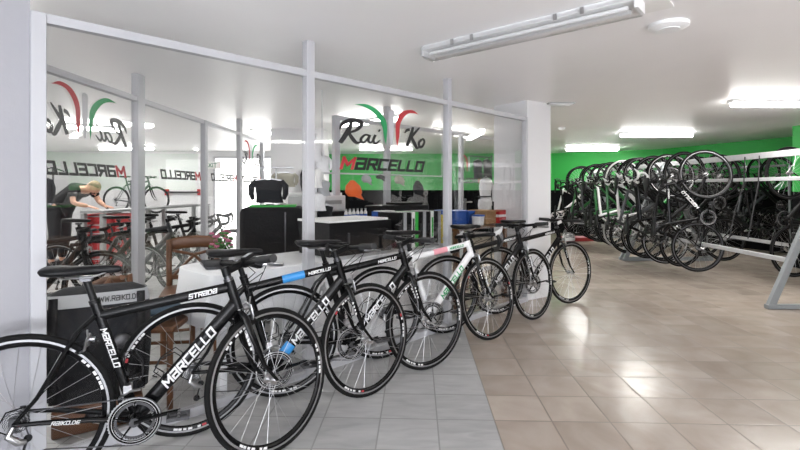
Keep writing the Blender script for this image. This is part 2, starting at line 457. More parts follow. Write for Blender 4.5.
def logo(par, P, what='all', mk='decal_black'):
    """P(u, v, depth): u, v in metres from the sign's middle at the bottom of the word line"""
    S = .914 / 425
    def g(x, y, d): return P((x - 262) * S, -.145 + (98 - y / 5) * (3.32 + .66 * (x - 50) / 425) / 470, d)
    if what in ('all',):
        for key, mm in (('green', 'decal_green'), ('red', 'decal_red'), ('bar', 'decal_silver')):
            pl = LG[key]; n = len(pl); b = MB()
            if key == 'bar': b.prism(pl, g, .0006, mm)
            else:                                     # strip between the outer and inner edge
                tip1 = 0; tip2 = 6; A = smooth([pl[i] for i in range(0, 7)], 4); Bq = smooth([pl[i % n] for i in range(12, 5, -1)], 4)
                for i in range(len(A) - 1): b.prism([A[i], A[i + 1], Bq[i + 1], Bq[i]], g, .0006, mm)
            build(b, 'emblem', par)
        b = MB()
        for st in SCR:
            st = smooth(st, 5); L, Rr = [], []
            for i, (x, y, w) in enumerate(st):
                w = w * 1.6
                x0, y0, _ = st[max(i - 1, 0)]; x1, y1, _ = st[min(i + 1, len(st) - 1)]; dx, dy = x1 - x0, y1 - y0; q = math.hypot(dx, dy) or 1
                L.append((x - dy / q * w / 2, y + dx / q * w / 2)); Rr.append((x + dy / q * w / 2, y - dx / q * w / 2))
            for i in range(len(st) - 1): b.prism([L[i], L[i + 1], Rr[i + 1], Rr[i]], g, .0006, mk)
        build(b, 'script_lettering', par)
    b = MB(); h = .073; W_ = text_width('MARCELLO') * h; k = .86 / W_
    lettering(b, 'MARCELLO', lambda x, y, d: P(x * h * k - .45, y * h, d), ['decal_red'] + [mk] * 7, w=.28, slant=.25)
    build(b, 'lettering', par)


sm = (px_s(340) + px_s(425)) / 2
logo(w2, lambda u, v, d: onP(sm + u, -.0052 - d, 1.392 + v))


def side(yc, z=1.345): return lambda u, v, d: Q0 + QD * (yc - u) - QN * (.0052 + d) + V((0, 0, z + v + (max(0, v - .09) * .16 + .05 if v > .09 else 0)))


logo(ws[0], side(3.40)); logo(ws[1], side(4.86), 'word'); logo(ws[2], side(6.06), 'word'); logo(ws[3], side(7.2))
s5 = px_s(470, OF); logo(wi[2], lambda u, v, d: onP(s5 - .12 - u * .7 if False else s5 - u * .62, OF - .006 - d, 1.33 + v * .8))

# ceiling fixtures ---------------------------------------------------------------
def tube_light(name, label, c, ang, L=1.30, lit=True, w=.10, group='fluorescent ceiling lights', power=14):
    t = root(name, label, 'ceiling light', (c[0], c[1], Hc), ang, group)
    b = MB(); b.box((0, 0, -.018), (L, w, .034), 'fixture'); build(b, 'housing', t, bevel=.006)
    if lit:
        b = MB(); b.loft([(V((x, 0, -.055)), V((0, w * .40, 0)), V((0, 0, .026))) for x in (-L / 2 + .03, L / 2 - .03)], 'tube_on', 14); build(b, 'diffuser', t)
        d = bpy.data.lights.new('tube_glow', 'AREA'); d.shape = 'RECTANGLE'; d.size = L * .9; d.size_y = w; d.energy = power; d.color = (1, .985, .95)
        o = bpy.data.objects.new('tube_glow', d); COL.objects.link(o); o.parent = t; o.location = (0, 0, -.09)
    else:
        for y in (-w * .22, w * .22):
            b = MB(); b.cyl((-L / 2 + .04, y, -.055), (L / 2 - .04, y, -.055), .013, 'tube_off', 12); build(b, 'fluorescent_tube', t)
        b = MB(); b.loft([(V((x, 0, -.045)), V((0, w * .6, 0)), V((0, 0, .042))) for x in (-L / 2, L / 2)], 'clear_plastic', 18, p=3); build(b, 'clear_cover', t)
        for x in (-.62 * L / 2, -.2 * L, .2 * L, .62 * L / 2):
            for y in (-1, 1): b = MB(); b.box((x, y * w * .6, -.03), (.02, .008, .035), 'silver'); build(b, 'clip', t)
        for x in (-1, 1): b = MB(); b.box((x * (L / 2 + .005), 0, -.04), (.02, w * .9, .06), 'fixture'); build(b, 'end_cap', t)
    return t


tube_light('ceiling_light', 'unlit twin-tube ceiling light in a clear plastic cover beside the round ceiling disc', (.71, 2.84), math.radians(-40.4), 1.34, False, .15)
tube_light('ceiling_light', 'lit ceiling light over the front end of the bicycle rack, cut by the frame edge', (4.30, 5.2), 0)
tube_light('ceiling_light', 'lit ceiling light in the middle of the row of three over the aisle', (4.50, 8.25), 0)
tube_light('ceiling_light', 'lit ceiling light deepest in the hall, before the green wall', (4.62, 11.3), 0)
tube_light('ceiling_light', 'lit ceiling light seen far behind the shop sign on the glass', (-.33, 11.2), 0)
tube_light('ceiling_light', 'lit ceiling light behind the desk, above the red and green emblem', (-.45, 6.6), math.radians(-38), 1.2, power=10)
tube_light('ceiling_light', 'lit ceiling light seen through the narrow end pane by the pillar', (.93, 8.0), math.radians(50), 1.2, power=10)
tube_light('ceiling_light', 'lit ceiling light in the workshop, above the mechanic', (-4.75, 7.3), math.radians(40), .8, power=8)
tube_light('ceiling_light', 'added fill lamp over the workshop entrance, hidden by the white wall', (-6.2, 4.2), 0, 1.3, power=60)  # added out of view to brighten the workshop
tube_light('ceiling_light', 'added fill lamp in the left bay of the workshop, hidden by the white wall', (-8.6, 7.5), 0, 1.3, power=70)  # second unseen lamp, added to lift the white workshop walls
tube_light('ceiling_light', 'added fill lamp over the cafe table end, hidden by the white wall', (-2.30, 2.32), math.radians(45), .34, power=8)  # short unseen lamp, added to light the table, chair and bag
tube_light('ceiling_light', 'lit ceiling light deep in the workshop along the far white wall', (-6.4, 11.0), 0, 1.3, power=8)
tube_light('ceiling_light', 'added fill lamp behind the camera near the rear wall', (2.6, -1.2), 0, power=8)  # unseen lamp added for more light in the near hall
tube_light('ceiling_light', 'added fill lamp over the near aisle, out of view', (5.6, 2.0), math.radians(90), power=8)  # extra lamp beyond the right frame edge, added for brightness
tube_light('ceiling_light', 'added fill lamp over the floor behind the camera', (.9, -1.6), math.radians(0), power=8)  # another lamp added behind the camera as fill
tube_light('ceiling_light', 'lit ceiling light far behind the black clothes cabinet', (-2.0, 8.05), math.radians(25), 1.1, power=8)
b = MB(); b.lathe([(.001, 0), (.11, 0), (.108, -.018), (.085, -.030), (.001, -.032)], 'fixture', 40, (1.6, 2.80, Hc), 'z', closed=False)
b.lathe([(.06, -.031), (.062, -.037), (.001, -.039)], 'fixture', 30, (1.6, 2.80, Hc), 'z', closed=False)
build(b, 'smoke_detector', label='round white disc on the ceiling beside the unlit tube light', cat='smoke detector')
b = MB(); b.box((1.32, 2.47, Hc - .005), (.17, .24, .012), 'paper', Matrix.Rotation(math.radians(-40), 3, 'Z')); build(b, 'ceiling_plate', label='small square plate on the ceiling at the end of the unlit tube light', cat='ceiling plate')
t = root('ceiling_vent', 'small grey vent grille in the ceiling above the white pillar', 'vent', (1.84, 5.42, Hc))
b = MB(); b.box((0, 0, -.006), (.30, .17, .014), 'bench_grey'); build(b, 'frame', t)
b = MB()
for k in range(7): b.box((0, -.066 + k * .022, -.016), (.27, .012, .006), 'fixture')
build(b, 'grille', t)
b = MB(); b.sphere((2.62, 7.6, Hc - .01), .06, 'fixture', sc=(1, 1, .5)); build(b, 'smoke_detector', label='small round detector on the ceiling before the middle aisle light', cat='smoke detector')
# ------------------------------------------------------------------ bicycles
# local frame: x forwards, y to the rider's left, z up; origin under the rear hub
R_ = .335; WB = .98
BBp = V((.41, 0, .27)); RH = V((0, 0, R_)); FH = V((WB, 0, R_))
AX = V((-.292, 0, .956)); AX0 = V((.937, 0, .322))
HT0 = AX0 + AX * .385; HT1 = AX0 + AX * .525
ST = V((-.292, 0, .956)); SC1 = BBp + ST * .50
MESH = {}


def cached(key, fn):
    if key not in MESH: MESH[key] = fn()
    return MESH[key]


def m_tyre(m='black_rubber'):
    b = MB(); pr = []
    for k in range(10):
        q = 2 * PI * k / 10; pr.append((.3225 + .0125 * math.cos(q), .0125 * math.sin(q)))
    b.lathe(pr, m, 56); return b.mesh('tyre')


def m_rim(style):
    b = MB()
    if 1: side = 'black_gloss'
    trk = 'dark_metal' if style == 'dark' else 'brake_track'
    pr = [(.313, -.0095), (.313, .0095), (.304, .0097), (.288, .0085), (.283, .003), (.283, -.003), (.288, -.0085), (.304, -.0097)]
    b.lathe(pr, side, 56, ms=['black_gloss', trk, side, 'black_gloss', 'black_gloss', 'black_gloss', side, trk])
    if style in ('white', 'red', 'plain'):
        for sgn in (-1, 1):                      # printed dashes on the flanks
            n = 3
            for k in range(n):
                a0 = 2 * PI * k / n + .25
                for j in (0, 1, 2, 3, 5, 6):
                    q0 = a0 + j * .075; q1 = q0 + (.05 if j % 3 else .066)
                    mm = 'decal_white' if style != 'red' or j < 6 else 'decal_red'
                    if style == 'plain' and k % 2: continue
                    vs = []
                    for q in (q0, q1):
                        for r in (.291, .3015): vs.append((r * math.cos(q), sgn * (.0102 if r > .3 else .0096), r * math.sin(q)))
                    b.add(vs, [(0, 1, 3, 2)], mm)
    return b.mesh('rim')


def m_spokes(n=24, m='spoke'):
    b = MB()
    for k in range(n):
        s = 1 if k % 2 else -1
        q = 2 * PI * k / n; q2 = q + (.9 if (k // 2) % 2 else -.9)
        p0 = V((.02 * math.cos(q2), s * .026, .02 * math.sin(q2))); p1 = V((.284 * math.cos(q), 0, .284 * math.sin(q)))
        b.tube([p0, p1], .00115, m, 4, cap=False)
    return b.mesh('spokes')


def m_hub(rear):
    b = MB()
    b.cyl((0, -.03, 0), (0, .03, 0), .011, 'silver', 12)
    for s in (-1, 1):
        b.cyl((0, s * .024, 0), (0, s * .029, 0), .022, 'silver', 16); b.cyl((0, s * .03, 0), (0, s * .055, 0), .007, 'silver', 10)
    return b.mesh('hub')


def m_cassette():
    b = MB()
    for i in range(8):
        r = .046 - .0038 * i; y = -.032 - .0028 * i; n = 40; vs = []
        for sgn in (0, 1):
            for k in range(n): vs.append(((r - (.003 if k % 2 else 0)) * math.cos(2 * PI * k / n), y - sgn * .0014, (r - (.003 if k % 2 else 0)) * math.sin(2 * PI * k / n)))
        b.add(vs, [tuple(range(n)), tuple(range(n, 2 * n))] + [(k, (k + 1) % n, (k + 1) % n + n, k + n) for k in range(n)], 'silver' if i % 2 else 'dark_metal')
    return b.mesh('cassette')


def sect(p0, p1, ra, rb, m, b, n=6, r1=None):
    r1 = r1 or (ra, rb); pts = [V(p0).lerp(V(p1), i / n) for i in range(n + 1)]
    vs = []
    t = (V(p1) - V(p0)).normalized(); y = V((0, 1, 0)); nn = y.cross(t).normalized(); rings = []
    for i, p in enumerate(pts):
        f = i / n; A = ra + (r1[0] - ra) * f; B = rb + (r1[1] - rb) * f
        rings.append((p, y * A, nn * B))
    b.loft(rings, m, 14)


def m_frame(v):
    b = MB(); fm, dt = v['frame'], v.get('down', v['frame'])
    TL = HT1 - AX * .03; BL = HT0 + AX * .03
    sect(SC1 - ST * .035, TL, .016, .022, v.get('top', fm), b)
    if v.get('toptip'): sect((SC1 - ST * .035).lerp(TL, .36), (SC1 - ST * .035).lerp(TL, .60), .0168, .0228, v['toptip'], b)
    sect(BBp, BL, .020, .031, dt, b, r1=(.019, .030))
    if v.get('downtip'): sect(BBp.lerp(BL, .12), BBp.lerp(BL, .25), .0208, .0318, v['downtip'], b)
    sect(BBp, SC1 + ST * .03, .016, .020, v.get('seat', fm), b)
    sect(HT0, HT1, .021, .023, fm, b)
    b.cyl(BBp + V((0, -.036, 0)), BBp + V((0, .036, 0)), .023, 'black_satin')
    for s in (-1, 1):
        d = V((0, s * .062, 0)); rm = v.get('rear', fm)
        b.tube([BBp + V((-.03, s * .022, 0)), V((.25, s * .038, .30)), V((.1, s * .058, .325)), RH + d], [.013, .012, .010, .008], rm, 8)
        b.tube([SC1 - ST * .03 + V((-.01, s * .012, 0)), V((.20, s * .03, .66)), V((.07, s * .05, .42)), RH + d], [.010, .009, .008, .007], rm, 8)
        b.box(RH + V((0, s * .06, .002)), (.03, .006, .045), 'dark_metal')
    b.cyl(SC1 + ST * .022, SC1 + ST * .038, .021, 'black_satin', 14)
    b.cyl(HT1, HT1 + AX * .012, .022, 'dark_metal', 14)
    return b.mesh('frame')


def curved_on(p0, p1, side, ra, rb, h, flip=False, off=0):
    """map text x, y onto the flank of the elliptic tube p0-p1; x runs from p0 to p1"""
    t = (p1 - p0).normalized(); n = V((0, 1, 0)).cross(t).normalized()
    if n.z < 0: n = -n
    if abs(n.z) < .5 and n.x > 0 and flip: n = -n

    def f(x, y, d):
        vv = (y - .5) * h + off; k = max(0., 1 - (vv / rb) ** 2)
        return p0 + t * (x * h) + n * vv + V((0, side * (ra * math.sqrt(k) + .0006 + d), 0))
    return f


def m_letter(v):
    b = MB(); TL = HT1 - AX * .03; BL = HT0 + AX * .03; c = v.get('ink', 'decal_white')
    h = .034
    P0 = BBp + (BL - BBp) * .27
    if v.get('down_text', True):
        lettering(b, 'MARCELLO', curved_on(P0, BL, -1, .0205, .0315, h), v.get('inks', c), w=.25, cut=.2)
        P1 = BBp + (BL - BBp) * .36
        def fl(x, y, d):  # the other flank reads from head to bottom bracket
            t = (P1 - BL).normalized(); n = V((0, 1, 0)).cross(t).normalized(); n = n if n.z > 0 else -n
            vv = (y - .5) * h; return (BL - (BL - BBp) * .12) + t * (x * h) + n * vv + V((0, .0205 * math.sqrt(1 - (vv / .0315) ** 2) + .0006 + d, 0))
        lettering(b, 'MARCELLO', fl, c, w=.22, cut=.2)
    h2 = v.get('top_h', .015); t0 = SC1 - ST * .035
    lettering(b, v.get('top_text', 'MARCELLO'), curved_on(t0 + (TL - t0) * v.get('top_at', .64), TL, -1, .0172, .0230, h2), v.get('ink2', c), w=.28, cut=.2)
    if v.get('seat_text'):
        h3 = .020; p0 = SC1 - ST * .09; t = -ST; n = V((.956, 0, .292))
        def f3(x, y, d):
            vv = (y - .5) * h3; return p0 + t * (x * h3) + n * vv + V((0, -(.016 * math.sqrt(1 - (vv / .02) ** 2) + .0006 + d), 0))
        lettering(b, 'MARCELLO', f3, c, w=.24, cut=.2)
        h4 = .013
        q0 = V((.125, -.0655, .3235)); q1 = V((.37, -.041, .284)); tt = (q1 - q0).normalized()
        up = V((0, -1, 0)).cross(tt).normalized(); up = up if up.z > 0 else -up
        out = V((0, -1, 0))
        for side in (0,):
            lettering(b, 'RAIKO.DE', lambda x, y, d: q0 + tt * (x * h4) + up * ((y - .5) * h4) + out * (.004 + d + .004), c, w=.22, cut=.3)
    # small marks on the fork blades
    for s in (-1,):
        for k in range(4):
            p = AX0 + AX * (.27 - .022 * k); b.box(p + V((.0, s * .0595, 0)), (.009, .0012, .013), 'decal_white')
    return b.mesh('lettering')


def m_fork(v):
    b = MB(); m = v.get('fork', 'black_gloss')
    cr = AX0 + AX * .372
    for s in (-1, 1):
        b.loft([(cr + V((0, s * .012, .0)), V((.018, 0, 0)), V((0, .014, .003))), (cr - AX * .03 + V((0, s * .036, 0)), V((.019, 0, 0)), V((0, .011, 0))),
                (cr - AX * .14 + V((0, s * .047, 0)), V((.018, 0, 0)), V((0, .008, 0))), (cr - AX * .27 + V((.008, s * .051, 0)), V((.012, 0, 0)), V((0, .007, 0))),
                (FH + V((0, s * .053, 0)), V((.009, 0, 0)), V((0, .006, 0)))], m, 12)
    b.cyl(HT1 + AX * .012, HT1 + AX * .055, .017, 'dark_metal', 14)
    return b.mesh('fork')


BARC = HT1 + AX * .075 + V((.10, 0, .0))
BARD = HT1 + AX * .035 + V((.075, 0, .0))


def m_stem(v):
    b = MB(); t = BARC if v['bar'] == 'flat' else BARD; s0 = HT1 + AX * .045
    b.tube([s0, t], [.019, .016], v.get('stem', 'black_satin'), 12); b.cyl(t + V((0, -.022, 0)), t + V((0, .022, 0)), .021, 'black_satin', 14)
    b.cyl(s0 - AX * .02, s0 + AX * .022, .019, 'black_satin', 14)
    b.box(t + V((-.035, -.0, .028)), (.045, .055, .010), 'silver' if v.get('stemlogo') else 'black_satin')
    return b.mesh('stem')


def m_bar(v):
    b = MB(); bt = v.get('tape', 'black_satin')
    if v['bar'] == 'flat':
        c = BARC
        b.tube([c + V((-.03, -.275, .012)), c + V((-.02, -.16, .008)), c + V((0, -.05, 0)), c + V((0, .05, 0)), c + V((-.02, .16, .008)), c + V((-.03, .275, .012))], .0125, 'black_satin', 10)
    else:
        c = BARD
        for s in (-1, 1):
            b.tube([c, c + V((0, s * .16, 0)), c + V((.02, s * .20, 0)), c + V((.06, s * .21, -.005)), c + V((.078, s * .215, -.04)), c + V((.073, s * .215, -.085)), c + V((.04, s * .22, -.115)), c + V((-.03, s * .225, -.12))], [.013, .015, .016, .016, .016, .016, .016, .016], bt, 10)
    return b.mesh('handlebar')


def m_grip(s):
    b = MB(); c = BARC
    b.tube([c + V((-.022, s * .155, .008)), c + V((-.024, s * .175, .009)), c + V((-.030, s * .275, .012)), c + V((-.031, s * .283, .012))], [.017, .018, .0165, .019], 'grey_grip', 12)
    b.tube([c + V((-.02, s * .13, .0)), c + V((.005, s * .15, -.012))], .014, 'black_satin', 8)
    return b.mesh('grip')


def m_lever(v, s):
    b = MB()
    if v['bar'] == 'flat':
        c = BARC
        b.tube([c + V((0, s * .125, -.004)), c + V((.035, s * .14, -.012)), c + V((.05, s * .19, -.018)), c + V((.045, s * .25, -.02))], [.009, .008, .006, .005], 'silver', 8, flat=(1.4, .7))
        b.sphere(c + V((.01, s * .12, -.012)), .017, 'black_satin')
    else:
        c = BARD + V((.065, s * .212, -.0)); hm = v.get('hood', 'black_satin')
        b.loft([(c + V((-.03, 0, .0)), V((0, .014, 0)), V((0, 0, .017))), (c + V((.02, 0, .012)), V((0, .016, 0)), V((0, 0, .02))), (c + V((.05, 0, .03)), V((0, .015, 0)), V((.006, 0, .02))), (c + V((.062, 0, .055)), V((0, .011, 0)), V((.012, 0, .006)))], hm, 12)
        b.tube([c + V((.05, 0, .02)), c + V((.065, 0, -.02)), c + V((.055, 0, -.07)), c + V((.03, s * .008, -.10))], [.007, .007, .006, .005], 'dark_metal', 8, flat=(1.5, .7))
    return b.mesh('brake_lever')


def m_brake(front):
    b = MB()
    if front: c = AX0 + AX * .372 + V((.03, 0, .012)); dx = 1; dn = V((.02, 0, -.055))
    else: c = SC1 - ST * .13 + V((-.055, 0, -.005)); dx = -1; dn = V((-.035, 0, -.04))
    b.cyl(c + V((-.01 * dx, 0, 0)), c + V((.02 * dx, 0, .004)), .011, 'silver', 12)
    for s in (-1, 1):
        b.tube([c + V((.01 * dx, -s * .01, .02)), c + V((.012 * dx, s * .028, .008)), c + V((.01 * dx, s * .036, -.02)) + dn * .3, c + V((0, s * .026, 0)) + dn], [.006, .008, .008, .006], 'silver', 8, flat=(.7, 1.3))
        b.box(c + V((0, s * .018, -.004)) + dn, (.04, .010, .012), 'black_rubber')
    b.tube([c + V((.01 * dx, -.02, .01)), c + V((.01 * dx, -.035, .05))], .004, 'silver', 6)
    return b.mesh('brake')


def m_ring(v):
    b = MB()
    for r, w, y, mt in ((.098, .012, -.047, 'silver'), (.0755, .009, -.041, 'dark_metal')):
        n = 96; vs = []
        for yy in (y, y - .003):
            for k in range(n):
                rr = r + (.004 if k % 2 else 0); q = 2 * PI * k / n; vs.append((rr * math.cos(q), yy, rr * math.sin(q)))
            for k in range(n): q = 2 * PI * k / n; vs.append(((r - w) * math.cos(q), yy, (r - w) * math.sin(q)))
        fs = []
        for k in range(n):
            l = (k + 1) % n
            fs += [(k, l, n + l, n + k), (2 * n + k, 2 * n + l, 3 * n + l, 3 * n + k), (k, l, 2 * n + l, 2 * n + k), (n + k, n + l, 3 * n + l, 3 * n + k)]
        b.add(vs, fs, mt)
    b.lathe([(.094, -.0505), (.094, -.049), (.080, -.049), (.080, -.0505)], 'black_gloss', 48)
    b.lathe([(.086, -.0512), (.086, -.0504), (.0845, -.0504), (.0845, -.0512)], 'decal_white', 48)
    for k in range(5):
        q = 2 * PI * k / 5 + .3; b.tube([V((0, -.048, 0)), V((.06 * math.cos(q), -.05, .06 * math.sin(q))), V((.082 * math.cos(q), -.05, .082 * math.sin(q)))], [.014, .009, .009], 'black_gloss', 8, flat=(.4, 1.2))
        b.cyl((.07 * math.cos(q), -.056, .07 * math.sin(q)), (.07 * math.cos(q), -.050, .07 * math.sin(q)), .005, 'silver', 8)
    o = BBp; b.v = [tuple(V(p) + o) for p in b.v]
    return b.mesh('chainring')


def m_crank(s):
    a = math.radians(8 if s < 0 else 188); d = V((math.cos(a), 0, math.sin(a))); b = MB(); p = BBp + V((0, s * .058, 0))
    b.tube([p, p + d * .08, p + d * .175 + V((0, s * .012, 0))], [.019, .014, .013], 'black_gloss' if s < 0 else 'black_satin', 10, flat=(.5, 1))
    b.cyl(p + V((0, s * -.01, 0)), p + V((0, s * .010, 0)), .019, 'dark_metal', 14)
    return b.mesh('crank_arm')


def m_pedal(s):
    a = math.radians(8 if s < 0 else 188); d = V((math.cos(a), 0, math.sin(a))); b = MB(); p = BBp + V((0, s * .07, 0)) + d * .172
    b.cyl(p, p + V((0, s * .085, 0)), .006, 'silver', 8)
    c = p + V((0, s * .055, 0))
    for dx in (-.04, .04): b.box(c + V((dx, 0, 0)), (.008, .06, .016), 'dark_metal')
    for dy in (-.028, 0, .028): b.box(c + V((0, dy, 0)), (.08, .005, .014), 'dark_metal')
    return b.mesh('pedal')


def m_chain():
    b = MB(); o = BBp + V((0, -.0485, 0))
    pts = []
    for k in range(13):
        q = math.radians(98 - 196 * k / 12); pts.append(o + V((.1005 * math.cos(q), 0, .1005 * math.sin(q))))
    pts += [V((.10, -.046, .215)), V((.028, -.045, .19)), V((.02, -.045, .205)), V((.033, -.044, .235)), V((.045, -.043, .275)), V((.034, -.042, .31)), V((.030, -.042, .35)), V((.01, -.042, .372)), V((.10, -.044, .372))]
    b.tube(pts, .0036, 'dark_metal', 6, closed=True, flat=(.8, 1)); return b.mesh('chain')


def m_derailleur():
    b = MB()
    b.tube([V((0, -.066, .33)), V((-.012, -.075, .30)), V((.02, -.07, .268)), V((.038, -.058, .262))], [.009, .014, .014, .010], 'silver', 10)
    b.tube([V((.04, -.05, .27)), V((.03, -.05, .235)), V((.022, -.05, .20))], .0065, 'dark_metal', 8, flat=(.5, 1.5))
    for c, r in ((V((.042, -.045, .27)), .014), (V((.022, -.045, .20)), .015)): b.cyl(c + V((0, -.003, 0)), c + V((0, .003, 0)), r, 'black_satin', 14)
    b.tube([V((-.012, -.075, .305)), V((-.05, -.075, .33)), V((-.02, -.07, .39)), V((.04, -.06, .40))], .003, 'black_rubber', 6)
    return b.mesh('rear_derailleur')


def m_front_mech():
    b = MB(); c = BBp + V((-.028, -.047, .118))
    b.tube([c + V((.05, 0, .012)), c + V((.01, 0, .01)), c + V((-.03, 0, -.012))], .010, 'silver', 8, flat=(.4, 1.4)); b.box(c + V((.0, .022, .018)), (.03, .04, .03), 'silver')
    return b.mesh('front_derailleur')


def m_saddle():
    b = MB(); z = .918; rings = []
    for x, w, h, dz in ((.075, .058, .010, .004), (.085, .070, .018, .004), (.12, .072, .021, .003), (.17, .062, .020, 0), (.215, .038, .019, 0), (.26, .022, .018, -.001), (.31, .018, .017, -.002), (.345, .017, .014, -.004), (.355, .010, .008, -.006)):
        rings.append((V((x, 0, z + dz - h / 2)), V((0, w, 0)), V((0, 0, h))))
    b.loft(rings, 'saddle_black', 18, p=2.4)
    return b.mesh('saddle')


def m_rails():
    b = MB()
    for s in (-1, 1):
        b.tube([V((.11, s * .03, .905)), V((.15, s * .022, .880)), V((.25, s * .022, .880)), V((.33, s * .006, .908))], .0036, 'silver', 8)
    return b.mesh('saddle_rail')


def m_post():
    b = MB(); top = BBp + ST * .625
    b.cyl(SC1 - ST * .05, top, .0145, 'black_satin', 14); b.box(top + V((0, 0, .008)), (.04, .045, .02), 'dark_metal')
    return b.mesh('seat_post')


def m_cage(p, d, nrm, v):
    b = MB(); m = v.get('cage', 'black_satin'); p, d, nrm = V(p), V(d).normalized(), V(nrm).normalized(); y = V((0, 1, 0))
    for s in (-1, 1):
        b.tube([p + y * s * .008, p + d * .02 + nrm * .008 + y * s * .034, p + d * .02 + nrm * .055 + y * s * .030, p + d * .07 + nrm * .07 + y * s * .012, p + d * .13 + nrm * .05 + y * s * .034, p + d * .13 + nrm * .01 + y * s * .03, p + d * .09 + y * s * .008], .0028, m, 6)
    b.tube([p + d * .01 + nrm * .03 + y * -.03, p - d * .005 + nrm * .04, p + d * .01 + nrm * .03 + y * .03], .0028, m, 6)
    b.box(p + d * .05 + nrm * .003, (.012, .014, .012), m)
    return b.mesh('bottle_cage')


def m_cables(v):
    b = MB(); c = BARC if v['bar'] == 'flat' else BARD + V((.09, 0, .02)); w = .14 if v['bar'] == 'flat' else .20
    for s, e in ((-1, V((.80, -.025, .77))), (1, V((.80, .025, .76))), (-1, AX0 + AX * .42 + V((.04, -.03, .02)))):
        b.tube([c + V((.0, s * w, -.005)), c + V((.07, s * w * .7, .0)), c + V((.085, s * w * .25, -.05)), e + V((.04, 0, .02)), e], .0024, 'black_rubber', 6)
    return b.mesh('cable')


def m_comp():
    b = MB(); Rr = Matrix.Rotation(math.radians(-25), 3, 'Y'); c = BARC + V((-.01, -.055, .03))
    b.box(c, (.05, .04, .016), 'black_satin', Rr); b.box(c + Rr @ V((0, 0, .0085)), (.038, .030, .002), 'fabric_grey', Rr)
    b.tube([BARC + V((.02, -.03, 0)), BARC + V((.06, -.035, -.01))], [.018, .022], 'black_satin', 12)
    return b.mesh('bike_computer')


def steer_matrix(deg): return Matrix.Translation(AX0) @ Matrix.Rotation(math.radians(deg), 4, AX) @ Matrix.Translation(-AX0)


def bicycle(v, label, group, steer=0., detail=2, M=None, loc=(0, 0, 0), rz=0., lean=0.):
    t = root('bicycle', label, 'bicycle', loc, math.radians(rz), group, M=M); t.rotation_euler.x += math.radians(-lean); k = v['key']; S = steer_matrix(steer)
    def part(name, key, fn, M=None, par=t, lab=None):
        o = link(name, cached(key, fn), par, M=M)
        if lab: o['label'] = lab
        return o
    part('frame', k + 'frame', lambda: m_frame(v), lab=v.get('frame_label'))
    part('fork', k + 'fork', lambda: m_fork(v), S)
    part('saddle', 'saddle', m_saddle); part('seat_post', 'post', m_post)
    part('handlebar', k + 'bar', lambda: m_bar(v), S); part('stem', k + 'stem', lambda: m_stem(v), S)
    for s in (-1, 1):
        part('brake_lever', k + 'lev%d' % s, lambda: m_lever(v, s), S)
        if v['bar'] == 'flat': part('grip', 'grip%d' % s, lambda: m_grip(s), S)
    for rear in (0, 1):
        Mw = Matrix.Translation(RH) if rear else S @ Matrix.Translation(FH) @ Matrix.Rotation(v.get('spin', .4), 4, 'Y')
        w = part('wheel', 'rim' + v['rim'], lambda: m_rim(v['rim']), Mw)
        ty = v.get('tyre', 'black_rubber')
        part('tyre', 'tyre' + ty, lambda: m_tyre(ty), par=w); part('spokes', 'spokes', m_spokes, par=w); part('hub', 'hub', lambda: m_hub(0), par=w)
        if rear: part('cassette', 'cassette', m_cassette, par=w)
    ch = part('chainring', 'ring', lambda: m_ring(v))
    for s in (-1, 1):
        c = part('crank_arm', 'crank%d' % s, lambda: m_crank(s)); part('pedal', 'pedal%d' % s, lambda: m_pedal(s), par=c)
    part('chain', 'chain', m_chain); part('rear_derailleur', 'rd', m_derailleur)
    part('brake', 'brf', lambda: m_brake(1), S); part('brake', 'brr', lambda: m_brake(0))
    if detail > 1 or v.get('text_far'): part('lettering', k + 'let', lambda: m_letter(v))
    if detail > 1:
        if v['key'] == 'blk': part('bike_computer', 'comp', m_comp, S)
        part('saddle_rail', 'rails', m_rails); part('front_derailleur', 'fd', m_front_mech)
        part('cable', k + 'cab', lambda: m_cables(v), S)
        part('bottle_cage', k + 'cage', lambda: m_cage(BBp.lerp(HT0, .28) + V((-.02, 0, .022)), HT0 - BBp, (-.75, 0, .66), v))
        part('bottle_cage', k + 'cage2', lambda: m_cage(BBp + ST * .14 + V((.02, 0, .006)), ST, (.956, 0, .292), v))
    return t


V_BLK = dict(key='blk', frame='black_gloss', bar='flat', rim='white', seat_text=True, top_text='STRADA', top_h=.018, top_at=.66, stemlogo=True)
V_BLUE = dict(key='blue', frame='black_gloss', bar='flat', rim='red', top='black_gloss', toptip='blue_paint', downtip='blue_paint', rear='black_gloss')
V_BLK2 = dict(key='blk2', frame='black_gloss', bar='flat', rim='white')
V_WHT = dict(key='wht', frame='white_frame', bar='drop', rim='red', hood='decal_white', toptip='pink_paint', fork='black_gloss', rear='black_gloss', ink='decal_green', seat='white_frame', tape='black_satin', cage='decal_white', frame_label='white frame with pink band and green lettering')
V_BLK3 = dict(key='blk3', frame='black_satin', bar='drop', rim='dark')
V_BLK4 = dict(key='blk4', frame='black_gloss', bar='drop', rim='plain', hood='decal_white', tape='decal_white')
V_BLK5 = dict(key='blk5', frame='black_satin', bar='flat', rim='plain')
V_BLK6 = dict(key='blk6', frame='black_gloss', bar='flat', rim='plain', stem='decal_white', stemlogo=True)
V_GRN = dict(key='grn', frame='green_frame', bar='drop', rim='dark')
V_GRY = dict(key='gry', frame='grey_frame', bar='flat', rim='dark')
V_RED = dict(key='red', frame='red_frame', bar='drop', rim='plain')
V_WH2 = dict(key='wh2', frame='white_frame', bar='drop', rim='plain', tape='decal_white', hood='decal_white')
V_HNG = dict(key='hng', frame='black_gloss', bar='drop', rim='dark', text_far=True)
V_GT = dict(key='gt', frame='white_frame', down='black_gloss', bar='flat', rim='plain', tyre='tyre_grey')
GR = 'bicycles parked in a row along the glass partition'
